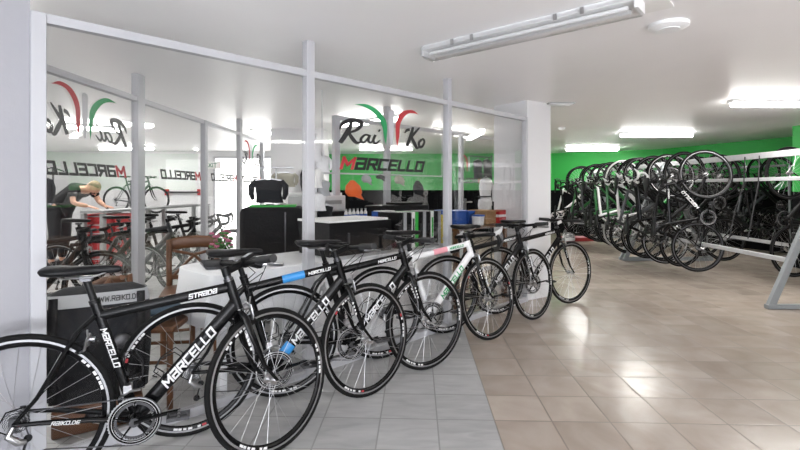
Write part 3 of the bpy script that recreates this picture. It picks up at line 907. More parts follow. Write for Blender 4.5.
row = [  # front wheel ground point, heading, steer
    (V_BLK, (-.605, 2.235), 22, 30, 'black bicycle with big white lettering, first of the row, back wheel at the white wall'),
    (V_BLUE, (-.193, 2.84), 28, 16, 'black bicycle with a blue band on its top tube, second in the row'),
    (V_BLK2, (.187, 3.25), 26, 9, 'black flat-bar bicycle with white lettering, between the blue-banded one and the white-framed one'),
    (V_WHT, (.75, 3.88), 26, 14, 'bicycle with white frame, pink band and green lettering parked among black ones'),
    (V_BLK5, (1.28, 4.48), 26, 16, 'black bicycle between the white-framed bicycle and the last of the row'),
    (V_BLK6, (1.85, 5.1), 26, 4, 'black bicycle with white stem, last of the row at the white pillar'),
]
for v, (fx, fy), th, st, lab in row:
    ln = 4 if v is V_WHT else 0
    c, s = math.cos(math.radians(th)), math.sin(math.radians(th))
    bicycle(v, lab, GR, st, 2, loc=(fx - WB * c, fy - WB * s, 0), rz=th, lean=ln)
# ------------------------------------------------------------------ racks and hanging bicycles
def rack(name, label, y0, y1, x0, x1, group):
    t = root(name, label, 'bicycle rack', (0, 0, 0), 0, group)
    def xr(y): return x0 + (x1 - x0) * (y - y0) / (y1 - y0)
    for z, w, m in ((1.66, .075, 'rack_white'), (1.36, .045, 'rack_white')):
        b = MB(); b.box(((x0 + x1) / 2, (y0 + y1) / 2, z), (.045, math.hypot(y1 - y0, x1 - x0), w), m, Matrix.Rotation(-math.atan2(x1 - x0, y1 - y0), 3, 'Z')); build(b, 'rail', t, bevel=.004)
    for y in (y0, y1 - .02):
        for s in (-1, 1):
            b = MB(); x = xr(y); p0, p1 = V((x + s * .73, y, .03)), V((x + s * .03, y, 1.64)); d = (p1 - p0); 
            R = Matrix((V((0, 1, 0)), V((0, 1, 0)).cross(d.normalized()), d.normalized())).transposed(); b.box((p0 + p1) / 2, (.05, .07, d.length), 'rack_metal', R); build(b, 'leg', t, bevel=.004)
        b = MB(); b.box((xr(y), y, .025), (1.55, .06, .045), 'rack_metal'); build(b, 'foot_bar', t, bevel=.004)
    for s in (-1, 1):
        b = MB(); b.box(((x0 + x1) / 2 + s * .53, (y0 + y1) / 2, .50), (.04, math.hypot(y1 - y0, x1 - x0), .045), 'rack_white', Matrix.Rotation(-math.atan2(x1 - x0, y1 - y0), 3, 'Z')); build(b, 'brace', t)
    return t


rack('bicycle_rack', 'grey and white A-frame bicycle rack with its near foot on bare tiles', 4.86, 8.10, 4.56, 4.60, 'steel hanging racks')
rack('bicycle_rack', 'A-frame bicycle rack standing deeper in the hall, packed with hanging bicycles', 8.20, 11.75, 4.60, 4.80, 'steel hanging racks')


def hang(v, label, group, x, y, side=-1, up=True, tilt=6, yaw=0, steer=0, zb=None, det=1):
    """bicycle hung by one wheel; its top side faces side (-1 aisle, +1 wall)"""
    a = math.radians(tilt); u = V((math.sin(a), 0, math.cos(a)))
    lx = u if up else -u; lz = V((side * math.cos(a), 0, -side * math.sin(a))) 
    ly = lz.cross(lx); Rm = Matrix((lx, ly, lz)).transposed().to_4x4()
    Rm = Matrix.Rotation(math.radians(yaw), 4, 'Z') @ Rm
    low = RH if up else FH
    zb = zb if zb is not None else .46
    base = V((x, y, zb)); M = Matrix.Translation(base - (Rm.to_3x3() @ low)) @ Rm
    return bicycle(v, label, group, steer, det, M=M)


G1 = 'bicycles hanging on the aisle side of the racks'
near = [(6.30, V_HNG, 1, 6, 'black bicycle with white lettering hanging clear of the others on the front rack', 0, -8, 8),
        (6.72, V_BLK3, 0, 3, 'dark bicycle hanging second from the open end of the front rack', .03, 6, 0), (6.98, V_BLK4, 1, 5, 'black bicycle with white bar tape hanging third from the open end of the front rack', -.05, -5, 14),
        (7.22, V_BLK3, 1, 2, 'dark bicycle hanging in the middle of the front rack, fourth from its open end', .04, 4, -10), (7.5, V_GRY, 0, 6, 'grey bicycle hanging fifth from the open end of the front rack', -.04, -3, 0),
        (7.8, V_WH2, 1, 3, 'white-framed bicycle hanging sixth on the front rack', 0, 5, 12), (8.08, V_GRN, 1, 6, 'green bicycle hanging at the inner end of the front rack', -.06, 0, -6)]
for y, v, up, tl, lab, dx, yw, st in near: hang(v, lab, G1, 3.99 + dx, y, -1, bool(up), tl, yw, st)
far = [(8.75, V_GT, 1, 'bicycle with a white frame and pale tyres hanging first on the rear rack', 3), (9.05, V_GRN, 1, 'green-framed bicycle hanging on the rear rack behind the pale-tyred one', -4), (9.4, V_BLK3, 0, 'dark bicycle hanging third on the rear rack', 5),
       (9.75, V_GRY, 1, 'grey bicycle hanging in the middle of the rear rack', -6), (10.15, V_BLK3, 1, 'dark bicycle hanging fifth on the rear rack', 2), (10.6, V_GRN, 0, 'green-framed bicycle hanging sixth on the rear rack', 6), (11.1, V_BLK3, 1, 'dark bicycle hanging seventh on the rear rack, next to its last one', -5), (11.5, V_WH2, 0, 'bicycle with white handlebar tape hanging last on the rear rack', 3)]
for i, (y, v, up, lab, yw) in enumerate(far): hang(v, lab, G1, 4.1 + .03 * (i % 3) + .06 * (y - 8.7), y, -1, bool(up), 2 + (i * 3) % 6, yw, (i * 7) % 20 - 8)
G2 = 'bicycles hanging on the wall side of the racks'
opp = [(5.93, V_BLK3, 1, 'black bicycle hanging on the wall side of the front rack, beyond its bare leg'), (7.25, V_BLK3, 0, 'dark bicycle in the middle of the wall side of the front rack'), (7.75, V_BLK3, 1, 'dark bicycle on the wall side of the front rack, near its inner end'),
       (8.9, V_GRN, 1, 'green bicycle hanging first on the wall side of the rear rack'), (9.6, V_BLK3, 0, 'dark bicycle in the middle of the wall side of the rear rack'), (10.4, V_GRY, 1, 'grey bicycle last on the wall side of the rear rack')]
for i, (y, v, up, lab) in enumerate(opp): hang(v, lab, G2, 4.98 + .02 * (i % 2), y, 1, bool(up), -4, 4 - 3 * (i % 3))
G3 = 'bicycles hanging against the far wall behind the racks'
lw = ['where the light green pier meets the wall', 'second from the light green pier', 'third from the light green pier', 'fourth from the light green pier', 'fifth from the light green pier', 'sixth from the light green pier', 'seventh from the light green pier', 'eighth from the light green pier', 'ninth from the light green pier', 'last before the wall corner']
for i in range(10):
    f = i / 9; x = 6.55 + .0 + (1 - f) * .40; y = 8.7 + f * 2.5
    hang((V_BLK3, V_GRY, V_BLK3, V_BLK2)[i % 4], 'dark bicycle hanging along the green wall, ' + lw[i], G3, x - .55 * f + .05 * (i % 2), y, -1, i % 2 == 0, 2 + i % 4, (i * 5) % 9 - 4, zb=.52 + .04 * (i % 3))
# rail that carries them
t = root('wall_rack', 'pale metal hanging rail along the green wall behind the racks', 'bicycle rack')
b = MB(); b.tube([(6.98, 8.5, 1.66), (6.62, 10.2, 1.66), (6.15, 11.45, 1.66)], .022, 'rack_metal', 8); build(b, 'rail', t)
for p in ((7.05, 8.5), (6.66, 10.2), (6.2, 11.45)):
    b = MB(); b.cyl((p[0], p[1], 0), (p[0], p[1], 1.66), .022, 'rack_metal', 8); build(b, 'post', t)
for k, (xa, xb, lab) in enumerate(((4.55, 4.40, 'black looped cable hanging from the upper rack rail, nearer the clear-hanging bicycle'), (4.55, 4.45, 'black looped cable hanging from the upper rack rail, nearer the bare leg'))):
    y = 6.2 - .12 * k if k == 0 else 5.95; b = MB(); b.tube([V((xa, y, 1.66)), V((xa - .03, y - .02, 1.3)), V((xb - .02, y - .05, .95)), V((xb - .12, y - .1, .62))], .008, 'grey_grip', 6); build(b, 'cable_lock', label=lab, cat='lock', group='cable locks on the rack')
t = root('cycling_helmet', 'white helmet with dark vents on the floor beyond the last parked bicycle', 'helmet', (3.95, 11.0, 0))
b = MB(); b.loft([((0, 0, .02), (.14, 0, 0), (0, .10, 0)), ((0, 0, .09), (.15, 0, 0), (0, .11, 0)), ((0, 0, .17), (.12, 0, 0), (0, .085, 0)), ((0, 0, .21), (.05, 0, 0), (0, .04, 0))], 'fabric_white', 16); build(b, 'shell', t)
for k in range(4): b = MB(); b.tube([(-.10, -.075 + k * .01, .10 + .03 * k), (.0, -.115 + k * .02, .12 + .028 * k), (.10, -.075 + k * .01, .10 + .03 * k)], .009, 'box_black', 6); build(b, 'vent', t)
b = MB(); b.box((4.2, 11.2, .04), (.7, .35, .08), 'red_frame'); b.box((4.2, 11.2, .085), (.6, .3, .012), 'pink_paint'); build(b, 'storage_box', label='low red box on the floor beside the white helmet', cat='box', bevel=.01)

# ------------------------------------------------------------------ shop desk along the partition
def PB(nm, s0, s1, n0, n1, z0, z1, m, par=None, bevel=.003, **k):
    b = MB(); b.box(onP((s0 + s1) / 2, (n0 + n1) / 2, (z0 + z1) / 2), (s1 - s0, n1 - n0, z1 - z0), m, RP); return build(b, nm, par, bevel=bevel, **k)


S = px_s
d0, d1 = S(312, .1), S(438, .1)
t = root('shop_desk', 'long pale desk standing along the glass behind the bicycles', 'desk')
PB('desk_top', d0, d1, .08, .72, .70, .725, 'printer', t); PB('front_panel', d0 + .02, d1 - .02, .10, .12, .03, .70, 'white_paint', t)
for s in (d0 + .03, d1 - .05): PB('side_panel', s, s + .02, .12, .70, 0, .70, 'white_paint', t)
a, c = S(327, .25), S(389, .25)
t = root('display_box', 'black box with a white lid on the desk behind the glass', 'box')
PB('body', a, c, .22, .62, .725, .985, 'box_black', t); PB('lid', a - .01, c - .05, .21, .63, .985, 1.003, 'paper', t)
for i, s in enumerate((a + .17,)): PB('handle', s, s + .02, .205, .22, .82, .90, 'dark_metal', t)
cols = ['box_black', 'fabric_grey', 'box_black', 'paper', 'green_bright', 'box_black', 'fabric_grey', 'box_black', 'paper', 'box_black', 'fabric_grey', 'yellow']
nm_ = ['black folder standing right next to the black box', 'grey folder, second from the black box', 'black folder between the first grey one and the slim white one', 'slim white folder before the bright green one', 'bright green folder in the row on the desk', 'black folder just after the bright green one', 'thin grey folder between two black ones', 'black folder before the white one with a green label', 'white folder with a green label on its spine', 'black folder after the green-labelled white one', 'slim grey folder at the end of the row, before the yellow one', 'yellow folder standing by the post']
s = S(390.5, .3); e = S(436, .3); wd = (e - s) / 12.5
for i, cc in enumerate(cols):
    w = wd * (1.25 if cc == 'box_black' else .9); h = .31 if i < 11 else .27
    t = root('binder', nm_[i], 'folder', group='folders standing on the desk')
    PB('cover', s, s + w * .92, .20, .46, .725, .725 + h, cc, t, bevel=.002)
    if cc in ('box_black', 'paper'): PB('spine_label', s + w * .25, s + w * .68, .196, .20, .86 if cc != 'paper' else .80, .98 if cc == 'paper' else .93, 'green_bright' if i == 8 else 'dark_metal', t, bevel=0)
    b = MB(); b.cyl(onP(s + w * .46, .201, .77), onP(s + w * .46, .197, .77), .010, 'silver'); build(b, 'ring', t)
    s += w
t = root('blue_folder', 'blue folder lying open on the desk behind the black box', 'folder'); PB('cover', S(375, .75), S(390, .75), .66, .80, .955, 1.02, 'blue_plastic', t); PB('pages', S(376, .75), S(389, .75), .665, .79, 1.02, 1.027, 'paper', t)
# counter further in
t = root('counter', 'white counter behind the desk carrying a row of bottles', 'counter'); PB('counter_top', S(320, .9), S(436, .9), .74, 1.15, .93, .955, 'white_paint', t); PB('body', S(322, .9), S(434, .9), .76, 1.13, 0, .93, 'printer', t)
t = root('plotter', 'long black machine lying on the white counter behind the folders', 'printer'); PB('body', S(376, .9), S(424, .9), .82, 1.08, .955, 1.07, 'box_black', t, .015); PB('cover', S(396, .9), S(419, .9), .84, 1.06, 1.07, 1.095, 'box_black', t, .008)
for i in range(6):
    s = S(346 + i * 3.9, .95); t = root('bottle', 'small white bottle with blue label on the counter, number %s from the black machine' % ('six five four three two one'.split()[i]), 'bottle', group='white bottles on the counter')
    t['label'] = ('small blue-labelled bottle on the counter, ' + ('farthest from the black machine', 'second of the row from the hanging white gear', 'third of the row from the hanging white gear', 'third of the row from the black machine', 'second of the row from the black machine', 'next to the black machine')[i])
    b = MB(); c = onP(s, .95, 0); b.lathe([(.001, .955), (.017, .955), (.017, 1.01), (.008, 1.025), (.008, 1.03), (.001, 1.03)], 'paper', 14, c, 'z', closed=False); b.lathe([(.0175, .97), (.0175, .99)], 'blue_plastic', 14, c, 'z', closed=False); build(b, 'body', t)
    b = MB(); b.lathe([(.010, 1.03), (.010, 1.045), (.001, 1.045)], 'bench_grey', 12, c, 'z', closed=False); build(b, 'cap', t)

# caps and clothing hanging before the inner glass
t = root('hanging_rail', 'thin white rail before the inner glass from which caps hang', 'rail'); b = MB(); b.tube([onP(S(322, 1.2), 1.2, 1.40), onP(S(442, 1.2), 1.2, 1.40)], .008, 'white_metal', 8); build(b, 'rod', t)
for s in (S(322, 1.2), S(442, 1.2)): b = MB(); b.cyl(onP(s, 1.2, 1.40), onP(s, 1.2, Hc), .005, 'white_metal', 6); build(b, 'hanger', t)
def cap(px, z, m, lab, w=.09, h=.12, brim=True):
    c = onP(S(px, 1.2), 1.2, z); t = root('cap', lab, 'cap', c, math.atan2(PD.y, PD.x), 'caps hanging from the rail')
    b = MB(); b.loft([((-.01, 0, 0), (w * .2, 0, 0), (0, .02, 0)), ((0, 0, -h * .35), (w * .85, 0, 0), (0, .05, 0)), ((.01, 0, -h * .75), (w, 0, 0), (0, .055, 0)), ((.02, 0, -h), (w * .7, 0, 0), (0, .04, 0))], m, 14); build(b, 'crown', t)
    b = MB(); b.loft([((w * .3, 0, -h * .85), (w * .7, 0, -.01), (0, .03, 0)), ((w * .75, -.01, -h * 1.12), (w * .6, 0, -.02), (0, .02, 0))], m, 12); build(b, 'brim', t)
    b = MB(); b.cyl((0, 0, -.01), (0, 0, 1.40 - z), .0015, 'silver', 4); build(b, 'thread', t)
cap(353, 1.33, 'orange', 'orange cap hanging from the rail, the only bright one', .11, .17); cap(366, 1.40, 'fabric_grey', 'grey cap hanging between the orange one and the post', .06, .09)
cap(399, 1.40, 'beige_fabric', 'brown cap hanging high, just past the middle post', .07, .10); cap(418, 1.34, 'fabric_dark', 'dark cap hanging lower, beside the brown one', .085, .17); cap(380, 1.40, 'fabric_dark', 'small dark cap hanging before the middle post', .05, .05)

def garment(name, label, cat, c, rz, w, h, m, d=.05, sleeves=True, group=None, hanger=True):
    t = root(name, label, cat, c, rz, group); b = MB()
    b.loft([((0, 0, 0), (w * .16, 0, 0), (0, d * .5, 0)), ((0, 0, -h * .07), (w * .46, 0, 0), (0, d * .8, 0)), ((0, 0, -h * .22), (w * .43, 0, 0), (0, d, 0)), ((.0, 0, -h * .6), (w * .38, 0, 0), (.01, d * .8, 0)), ((.01, 0, -h), (w * .42, 0, 0), (0, d, 0))], m, 20, p=2.6); build(b, 'body', t)
    if sleeves:
        for s in (-1, 1): b = MB(); b.tube([(s * w * .38, 0, -h * .08), (s * w * .52, -.01, -h * .3), (s * w * .52, -.02, -h * .62), (s * w * .46, -.03, -h * .85)], [w * .09, w * .10, w * .085, w * .06], m, 10); build(b, 'sleeve', t)
    if hanger: b = MB(); b.tube([(-w * .4, 0, -h * .04), (0, 0, h * .05), (w * .4, 0, -h * .04)], .006, 'silver', 6); b.tube([(0, 0, h * .05), (0, 0, h * .12), (.02, 0, h * .14)], .003, 'silver', 6); build(b, 'hanger', t)
    return t

# white gear stacked on a stand just right of the tall post
gx = [(316 + 5 * (k % 2) + k * .8, 1.66 - k * .115, (.10, .12, .09, .12, .11, .13, .12)[k], (.17, .15, .18, .14, .16, .15, .20)[k], ('fabric_white', 'fabric_white', 'paper', 'fabric_grey', 'fabric_white', 'fabric_dark', 'fabric_white')[k], 'piece of white gear on the stand by the tall post, ' + ('topmost', 'second from the top', 'third from the top', 'grey one in the middle', 'just under the grey one', 'dark one', 'lowest')[k]) for k in range(7)]
t = root('gear_stand', 'thin metal stand holding white clothing right behind the tall post', 'stand'); cc = onP(S(316, .95), .95, 0); b = MB(); b.cyl(cc, cc + V((0, 0, 1.75)), .012, 'silver', 10); build(b, 'pole', t)
b = MB(); b.box(cc + V((0, 0, .015)), (.3, .3, .03), 'dark_metal'); build(b, 'base', t)
for px, z, w, h, m, lab in gx: garment('jersey', lab, 'clothing', onP(S(px, .93), .93, z), math.atan2(PD.y, PD.x) + (z * 37 % 1 - .5), w * 1.3, h, m, .05, z > 1.4, 'white clothing on the gear stand')
garment('black_gear', 'dark harness with straps hanging on the white pillar beside the tall post', 'clothing', (-1.43, 7.62, 1.62), 0, .30, .5, 'fabric_dark', .05)

# things seen through the narrow end pane
garment('black_glove', 'bundle of black gloves hanging high in the narrow end pane', 'gloves', onP(S(478, 1.0), 1.0, 1.62), .8, .20, .24, 'fabric_dark', .04, False)
garment('black_glove', 'second bundle of black gloves, touching the white pillar', 'gloves', onP(S(487, 1.0), 1.0, 1.64), .8, .17, .25, 'fabric_black', .04, False)
garment('white_jersey', 'white jersey with dark stripes hanging against the white pillar', 'clothing', onP(S(486, .85), .85, 1.38), .8, .25, .36, 'fabric_white', .05)
o_ = garment('white_jersey', 'lower white garment hanging above the cardboard box', 'clothing', onP(S(484, .8), .8, 1.12), .8, .22, .26, 'fabric_white', .05)
t = root('clothes_rail', 'dark rail fixed by the pillar, from which gloves and jerseys hang', 'rail'); b = MB(); b.cyl(onP(S(470, 1.0), 1.0, 1.67), onP(S(491, 1.0), 1.0, 1.67), .008, 'dark_metal', 8); b.cyl(onP(S(478, .83), .83, 1.43), onP(S(491, .83), .83, 1.43), .008, 'dark_metal', 8); b.cyl(onP(S(478, .8), .8, 1.14), onP(S(491, .8), .8, 1.14), .008, 'dark_metal', 8); b.cyl(onP(S(491.5, .83), .83, 0), onP(S(491.5, .83), .83, 1.68), .010, 'dark_metal', 8); build(b, 'rod', t)
t = root('display_table', 'wooden table behind the end pane with boxes on it', 'table'); a, c = S(451, .3), S(505, .3); PB('table_top', a, c, .22, .85, .82, .85, 'wood', t)
for s in (a + .03, c - .08):
    for n in (.25, .79): PB('leg', s, s + .05, n, n + .05, 0, .82, 'wood', t)
t = root('crate', 'blue plastic crate on the table behind the narrow end pane', 'crate')
PB('body', S(453, .5), S(463, .5), .45, .75, .85, 1.00, 'blue_plastic', t); PB('rim', S(453, .5) - .01, S(463, .5) + .01, .44, .76, .99, 1.005, 'blue_plastic', t)
t = root('crate', 'second blue plastic crate, beside the inner door post', 'crate')
PB('body', S(465, .5), S(475, .5), .45, .75, .85, .99, 'blue_plastic', t); PB('rim', S(465, .5) - .01, S(475, .5) + .01, .44, .76, .98, .995, 'blue_plastic', t)
t = root('cardboard_box', 'brown cardboard box on the table by the white pillar', 'box'); PB('body', S(482, .35), S(495, .35), .30, .55, .85, 1.0, 'cardboard', t); PB('flap', S(482, .35), S(495, .35), .24, .30, .99, .995, 'cardboard', t)
t = root('red_box', 'small red and white carton at the pillar end of the table', 'box'); PB('body', S(496, .3), S(503, .3), .26, .38, .85, 1.0, 'tool_red', t); PB('label_band', S(496, .3) - .001, S(503, .3) + .001, .259, .381, .92, .95, 'paper', t)
t = root('white_tub', 'pale tub standing on the table before the cardboard box', 'tub'); b = MB(); b.lathe([(.001, .85), (.06, .85), (.07, .95), (.001, .95)], 'fabric_white', 20, onP(S(478, .32), .32, 0), 'z', closed=False); build(b, 'body', t)
b = MB(); b.lathe([(.073, .945), (.073, .96), (.001, .962)], 'blue_plastic', 20, onP(S(478, .32), .32, 0), 'z', closed=False); build(b, 'lid', t)

# ------------------------------------------------------------------ table, chairs and cabinet behind the first pane
def chair(label, c, rz, h=.90, group='brown wooden chairs behind the glass'):
    t = root('wooden_chair', label, 'chair', c, math.radians(rz), group)
    b = MB(); b.box((0, 0, .45), (.42, .42, .035), 'wood'); build(b, 'seat', t, bevel=.012)
    for x in (-1, 1):
        b = MB(); b.tube([(x * .18, -.18, 0), (x * .18, -.18, .44)], .018, 'wood', 8, flat=(1.1, 1)); build(b, 'leg', t)
        b = MB(); b.tube([(x * .17, .22, 0), (x * .18, .19, .45), (x * .185, .21, .7), (x * .185, .26, h)], .018, 'wood', 8, flat=(1.2, 1)); build(b, 'leg', t)
    b = MB(); b.loft([((-.21, .26, h - .04), (0, 0, .045), (0, .014, 0)), ((-.1, .28, h - .02), (0, 0, .05), (0, .014, 0)), ((0, .285, h - .015), (0, 0, .05), (0, .014, 0)), ((.1, .28, h - .02), (0, 0, .05), (0, .014, 0)), ((.21, .26, h - .04), (0, 0, .045), (0, .014, 0))], 'wood', 12); build(b, 'top_rail', t)
    b = MB(); b.tube([(-.17, .2, .52), (0, .24, .70), (.17, .26, h - .08)], .013, 'wood', 8); b.tube([(.17, .2, .52), (0, .24, .70), (-.17, .26, h - .08)], .013, 'wood', 8); b.box((0, .2, .53), (.36, .02, .035), 'wood'); build(b, 'cross_back', t)
    for a, c2 in (((-.18, -.18, .2), (.18, -.18, .2)), ((-.18, -.18, .26), (-.17, .21, .26)), ((.18, -.18, .26), (.17, .21, .26))): b = MB(); b.cyl(a, c2, .011, 'wood', 8); build(b, 'stretcher', t)
    return t


chair('brown cross-backed wooden chair pushed up to the white-clothed table', (-1.62, 3.66, 0), 20, .82)
chair('brown wooden chair farther in, partly behind the black clothes cabinet', (-1.66, 4.55, 0), -60)
chair('brown wooden chair right behind the glass with the dark bag on it', (-1.50, 2.83, 0), 95, .68)
t = root('cafe_table', 'table under a white cloth right behind the glass', 'table', (-.98, 3.20, 0), math.atan2(PD.y, PD.x))
b = MB(); b.box((0, 0, .725), (.74, .45, .03), 'wood'); build(b, 'table_top', t)
for x in (-1, 1):
    for y in (-1, 1): b = MB(); b.box((x * .33, y * .19, .355), (.045, .045, .71), 'fixture'); build(b, 'leg', t)
b = MB(); W2, D2 = .425, .275; rings = []
for z, e, wv in ((.744, 0, 0), (.738, .012, 0), (.64, .02, .008), (.54, .03, .016), (.47, .035, .022)):
    ring = []
    for k in range(64):
        q = 2 * PI * k / 64; x, y = math.cos(q), math.sin(q); p = 6; x = math.copysign(abs(x) ** (2 / p), x); y = math.copysign(abs(y) ** (2 / p), y); ww = 1 + wv * 2 * math.sin(q * 9)
        drop = .05 * abs(math.cos(2 * q)) if z < .5 else 0
        ring.append(((W2 + e) * x * ww, (D2 + e) * y * ww, z - drop))
    rings.append(ring)
vs = [p for r in rings for p in r]; fs = [(i * 64 + k, i * 64 + (k + 1) % 64, (i + 1) * 64 + (k + 1) % 64, (i + 1) * 64 + k) for i in range(4) for k in range(64)] + [tuple(range(64))]
b.add(vs, fs, 'cloth_white', True); o = build(b, 'tablecloth', label='white cloth draped over the table behind the glass', cat='tablecloth'); o.location = (-.98, 3.20, 0); o.rotation_euler = (0, 0, math.atan2(PD.y, PD.x))
so = o.modifiers.new('thickness', 'SOLIDIFY'); so.thickness = .003
RT = Matrix.Rotation(math.radians(28), 3, 'Z')
t = root('laptop', 'closed dark laptop lying on the white tablecloth', 'laptop', (-1.10, 3.08, .748), math.radians(30))
b = MB(); b.box((0, 0, .010), (.36, .25, .016), 'dark_metal'); build(b, 'base', t, bevel=.004); b = MB(); b.box((0, 0, .022), (.36, .25, .008), 'fabric_dark'); build(b, 'screen_lid', t, bevel=.003)
t = root('flower_pot', 'small pot of pink flowers standing behind the laptop', 'plant', (-1.36, 3.30, .742))
t.location = (-1.24, 3.24, .748)
b = MB(); b.lathe([(.001, 0), (.035, 0), (.05, .07), (.001, .07)], 'wood', 20, (0, 0, 0), 'z', closed=False); build(b, 'pot', t)
random.seed(5); b = MB(); b2_ = MB()
for k in range(46):
    q = random.uniform(0, 2 * PI); r = random.uniform(.01, .075); z = .09 + random.uniform(0, .11); c = (r * math.cos(q), r * math.sin(q), z)
    if k % 2: b.sphere(c, .016, 'leaf', 6, 4, (1, .6, .5))
    else:
        for j in range(4): b2_.sphere((c[0] + .009 * math.cos(j * 1.57), c[1] + .009 * math.sin(j * 1.57), c[2] + .015), .009, 'petal', 6, 4)
    b.tube([(0, 0, .06), c], .0015, 'leaf', 4)
build(b, 'foliage', t); build(b2_, 'blossom', t)

# black clothes cabinet and jackets
t = root('clothes_cabinet', 'tall black upholstered cabinet with jackets on top, left of the tall post', 'cabinet', (-1.22, 4.55, 0), math.radians(10))
b = MB(); b.box((0, 0, .54), (.58, .45, 1.06), 'fabric_black'); build(b, 'body', t, bevel=.05)
b = MB(); b.box((0, 0, 1.078), (.42, .30, .02), 'green_bright'); build(b, 'green_liner', t, bevel=.006)
b = MB(); b.box((.12, -.228, .55), (.012, .012, .95), 'dark_metal'); build(b, 'zip', t)
b = MB(); b.tube([(.24, -.2, 1.0), (.27, -.26, .8), (.26, -.26, .4), (.24, -.22, .2)], .018, 'fabric_dark', 8); build(b, 'strap', t)
t = root('clothes_stand', 'small chrome stand on the black cabinet carrying the jackets', 'stand', (-1.20, 4.55, 1.09), math.radians(10))
b = MB(); b.cyl((0, 0, 0), (0, 0, .36), .008, 'silver', 8); build(b, 'pole', t)
b = MB(); b.cyl((-.16, 0, .36), (.16, 0, .36), .008, 'silver', 8); build(b, 'crossbar', t); b = MB(); b.cyl((0, 0, 0), (0, 0, .012), .10, 'silver', 24); build(b, 'base', t)
garment('jacket', 'black jacket hanging over the black cabinet, its arms spread like an arch', 'jacket', (-1.24, 4.44, 1.33), .17, .30, .22, 'fabric_dark', .05, True, 'jackets on the chrome stand')
garment('jacket', 'beige and green top hanging behind the black jacket', 'jacket', (-1.14, 4.66, 1.40), .17, .22, .14, 'beige_fabric', .04, True, 'jackets on the chrome stand')
b = MB(); t = root('black_cupboard', 'black cupboard carrying the grey printer, beside the tall post', 'cupboard', (-.88, 5.1, 0), math.radians(44))
b.box((0, 0, .5), (.62, .5, 1.0), 'box_black'); build(b, 'body', t, bevel=.006)
for x in (-.155, .155): b = MB(); b.box((x, -.258, .5), (.295, .016, .94), 'box_black'); o = build(b, 'door', t, bevel=.004); b = MB(); b.box((x * .2, -.272, .55), (.012, .014, .14), 'dark_metal'); build(b, 'handle', o)
t = root('printer', 'pale grey office printer on the black cupboard beside the tall post', 'printer', (-.90, 5.08, 1.0), math.radians(44))
b = MB(); b.box((0, 0, .085), (.48, .40, .17), 'printer'); build(b, 'body', t, bevel=.012); b = MB(); b.box((0, .02, .185), (.46, .34, .03), 'fixture'); build(b, 'scanner_lid', t, bevel=.006)
b = MB(); b.box((0, -.205, .10), (.36, .012, .04), 'bench_grey'); build(b, 'paper_tray', t); b = MB(); b.box((-.15, -.204, .15), (.09, .006, .025), 'box_black'); build(b, 'control_panel', t)

# dark bag leaning at the glass
t = root('pannier_bag', 'big dark bag with a pale band reading a web address, behind the first glass pane', 'bag', (-1.60, 2.50, 0), math.atan2(PD.y, PD.x) - .25)
b = MB(); b.loft([((0, 0, .14), (.16, 0, 0), (0, .07, 0)), ((0, 0, .18), (.23, 0, 0), (0, .10, 0)), ((0, 0, .40), (.245, 0, 0), (0, .12, 0)), ((0, 0, .62), (.24, 0, 0), (0, .10, 0)), ((0, .02, .70), (.22, 0, 0), (0, .06, 0)), ((0, .02, .73), (.16, 0, 0), (0, .03, 0))], 'fabric_dark', 28, p=3.5); build(b, 'body', t)
b = MB(); b.loft([((0, .002, .645), (.240, 0, 0), (0, .102, 0)), ((0, .014, .705), (.226, 0, 0), (0, .080, 0))], 'fabric_grey', 28, p=3.5, cap=False); build(b, 'reflective_band', t)
b = MB(); h = .022; lettering(b, 'WWW.RAIKO.DE', lambda x, y, d: V((-.02 + x * h * .8, -.101 + y * .012 - d, .664 + y * h)), 'decal_black', w=.2, slant=0); build(b, 'lettering', t)
b = MB(); b.loft([((0, -.09, .20), (.15, 0, 0), (0, .03, 0)), ((0, -.11, .30), (.18, 0, 0), (0, .05, 0)), ((0, -.10, .48), (.16, 0, 0), (0, .03, 0))], 'fabric_black', 20, p=3); build(b, 'front_pocket', t)
for x in (-.19, .19): b = MB(); b.tube([(x, -.09, .70), (x, -.13, .55), (x, -.135, .35), (x, -.10, .18)], .012, 'box_black', 6, flat=(1.6, .5)); build(b, 'strap', t)
b = MB(); b.sphere((.10, -.125, .45), .045, 'dark_metal', 16, 8, (1, .4, 1)); build(b, 'buckle', t)
b = MB(); b.b2(-.2, .2, -.09, .09, 0, .14, 'wood'); o = build(b, 'wooden_block', label='low wooden stool under the dark bag', cat='stool', bevel=.01); o.location = (-1.60, 2.50, 0); o.rotation_euler = (0, 0, math.atan2(PD.y, PD.x) - .25)
b = MB(); b.loft([((-.14, 0, .0), (0, .12, 0), (0, 0, .02)), ((-.05, 0, .03), (0, .15, 0), (0, 0, .035)), ((.08, 0, .025), (0, .14, 0), (0, 0, .03)), ((.16, 0, .0), (0, .10, 0), (0, 0, .015))], 'denim', 16); o = build(b, 'folded_jeans', label='folded blue denim lying on the wooden chair behind the glass', cat='clothing'); o.location = (-1.46, 2.83, .50); o.rotation_euler = (0, 0, .5)

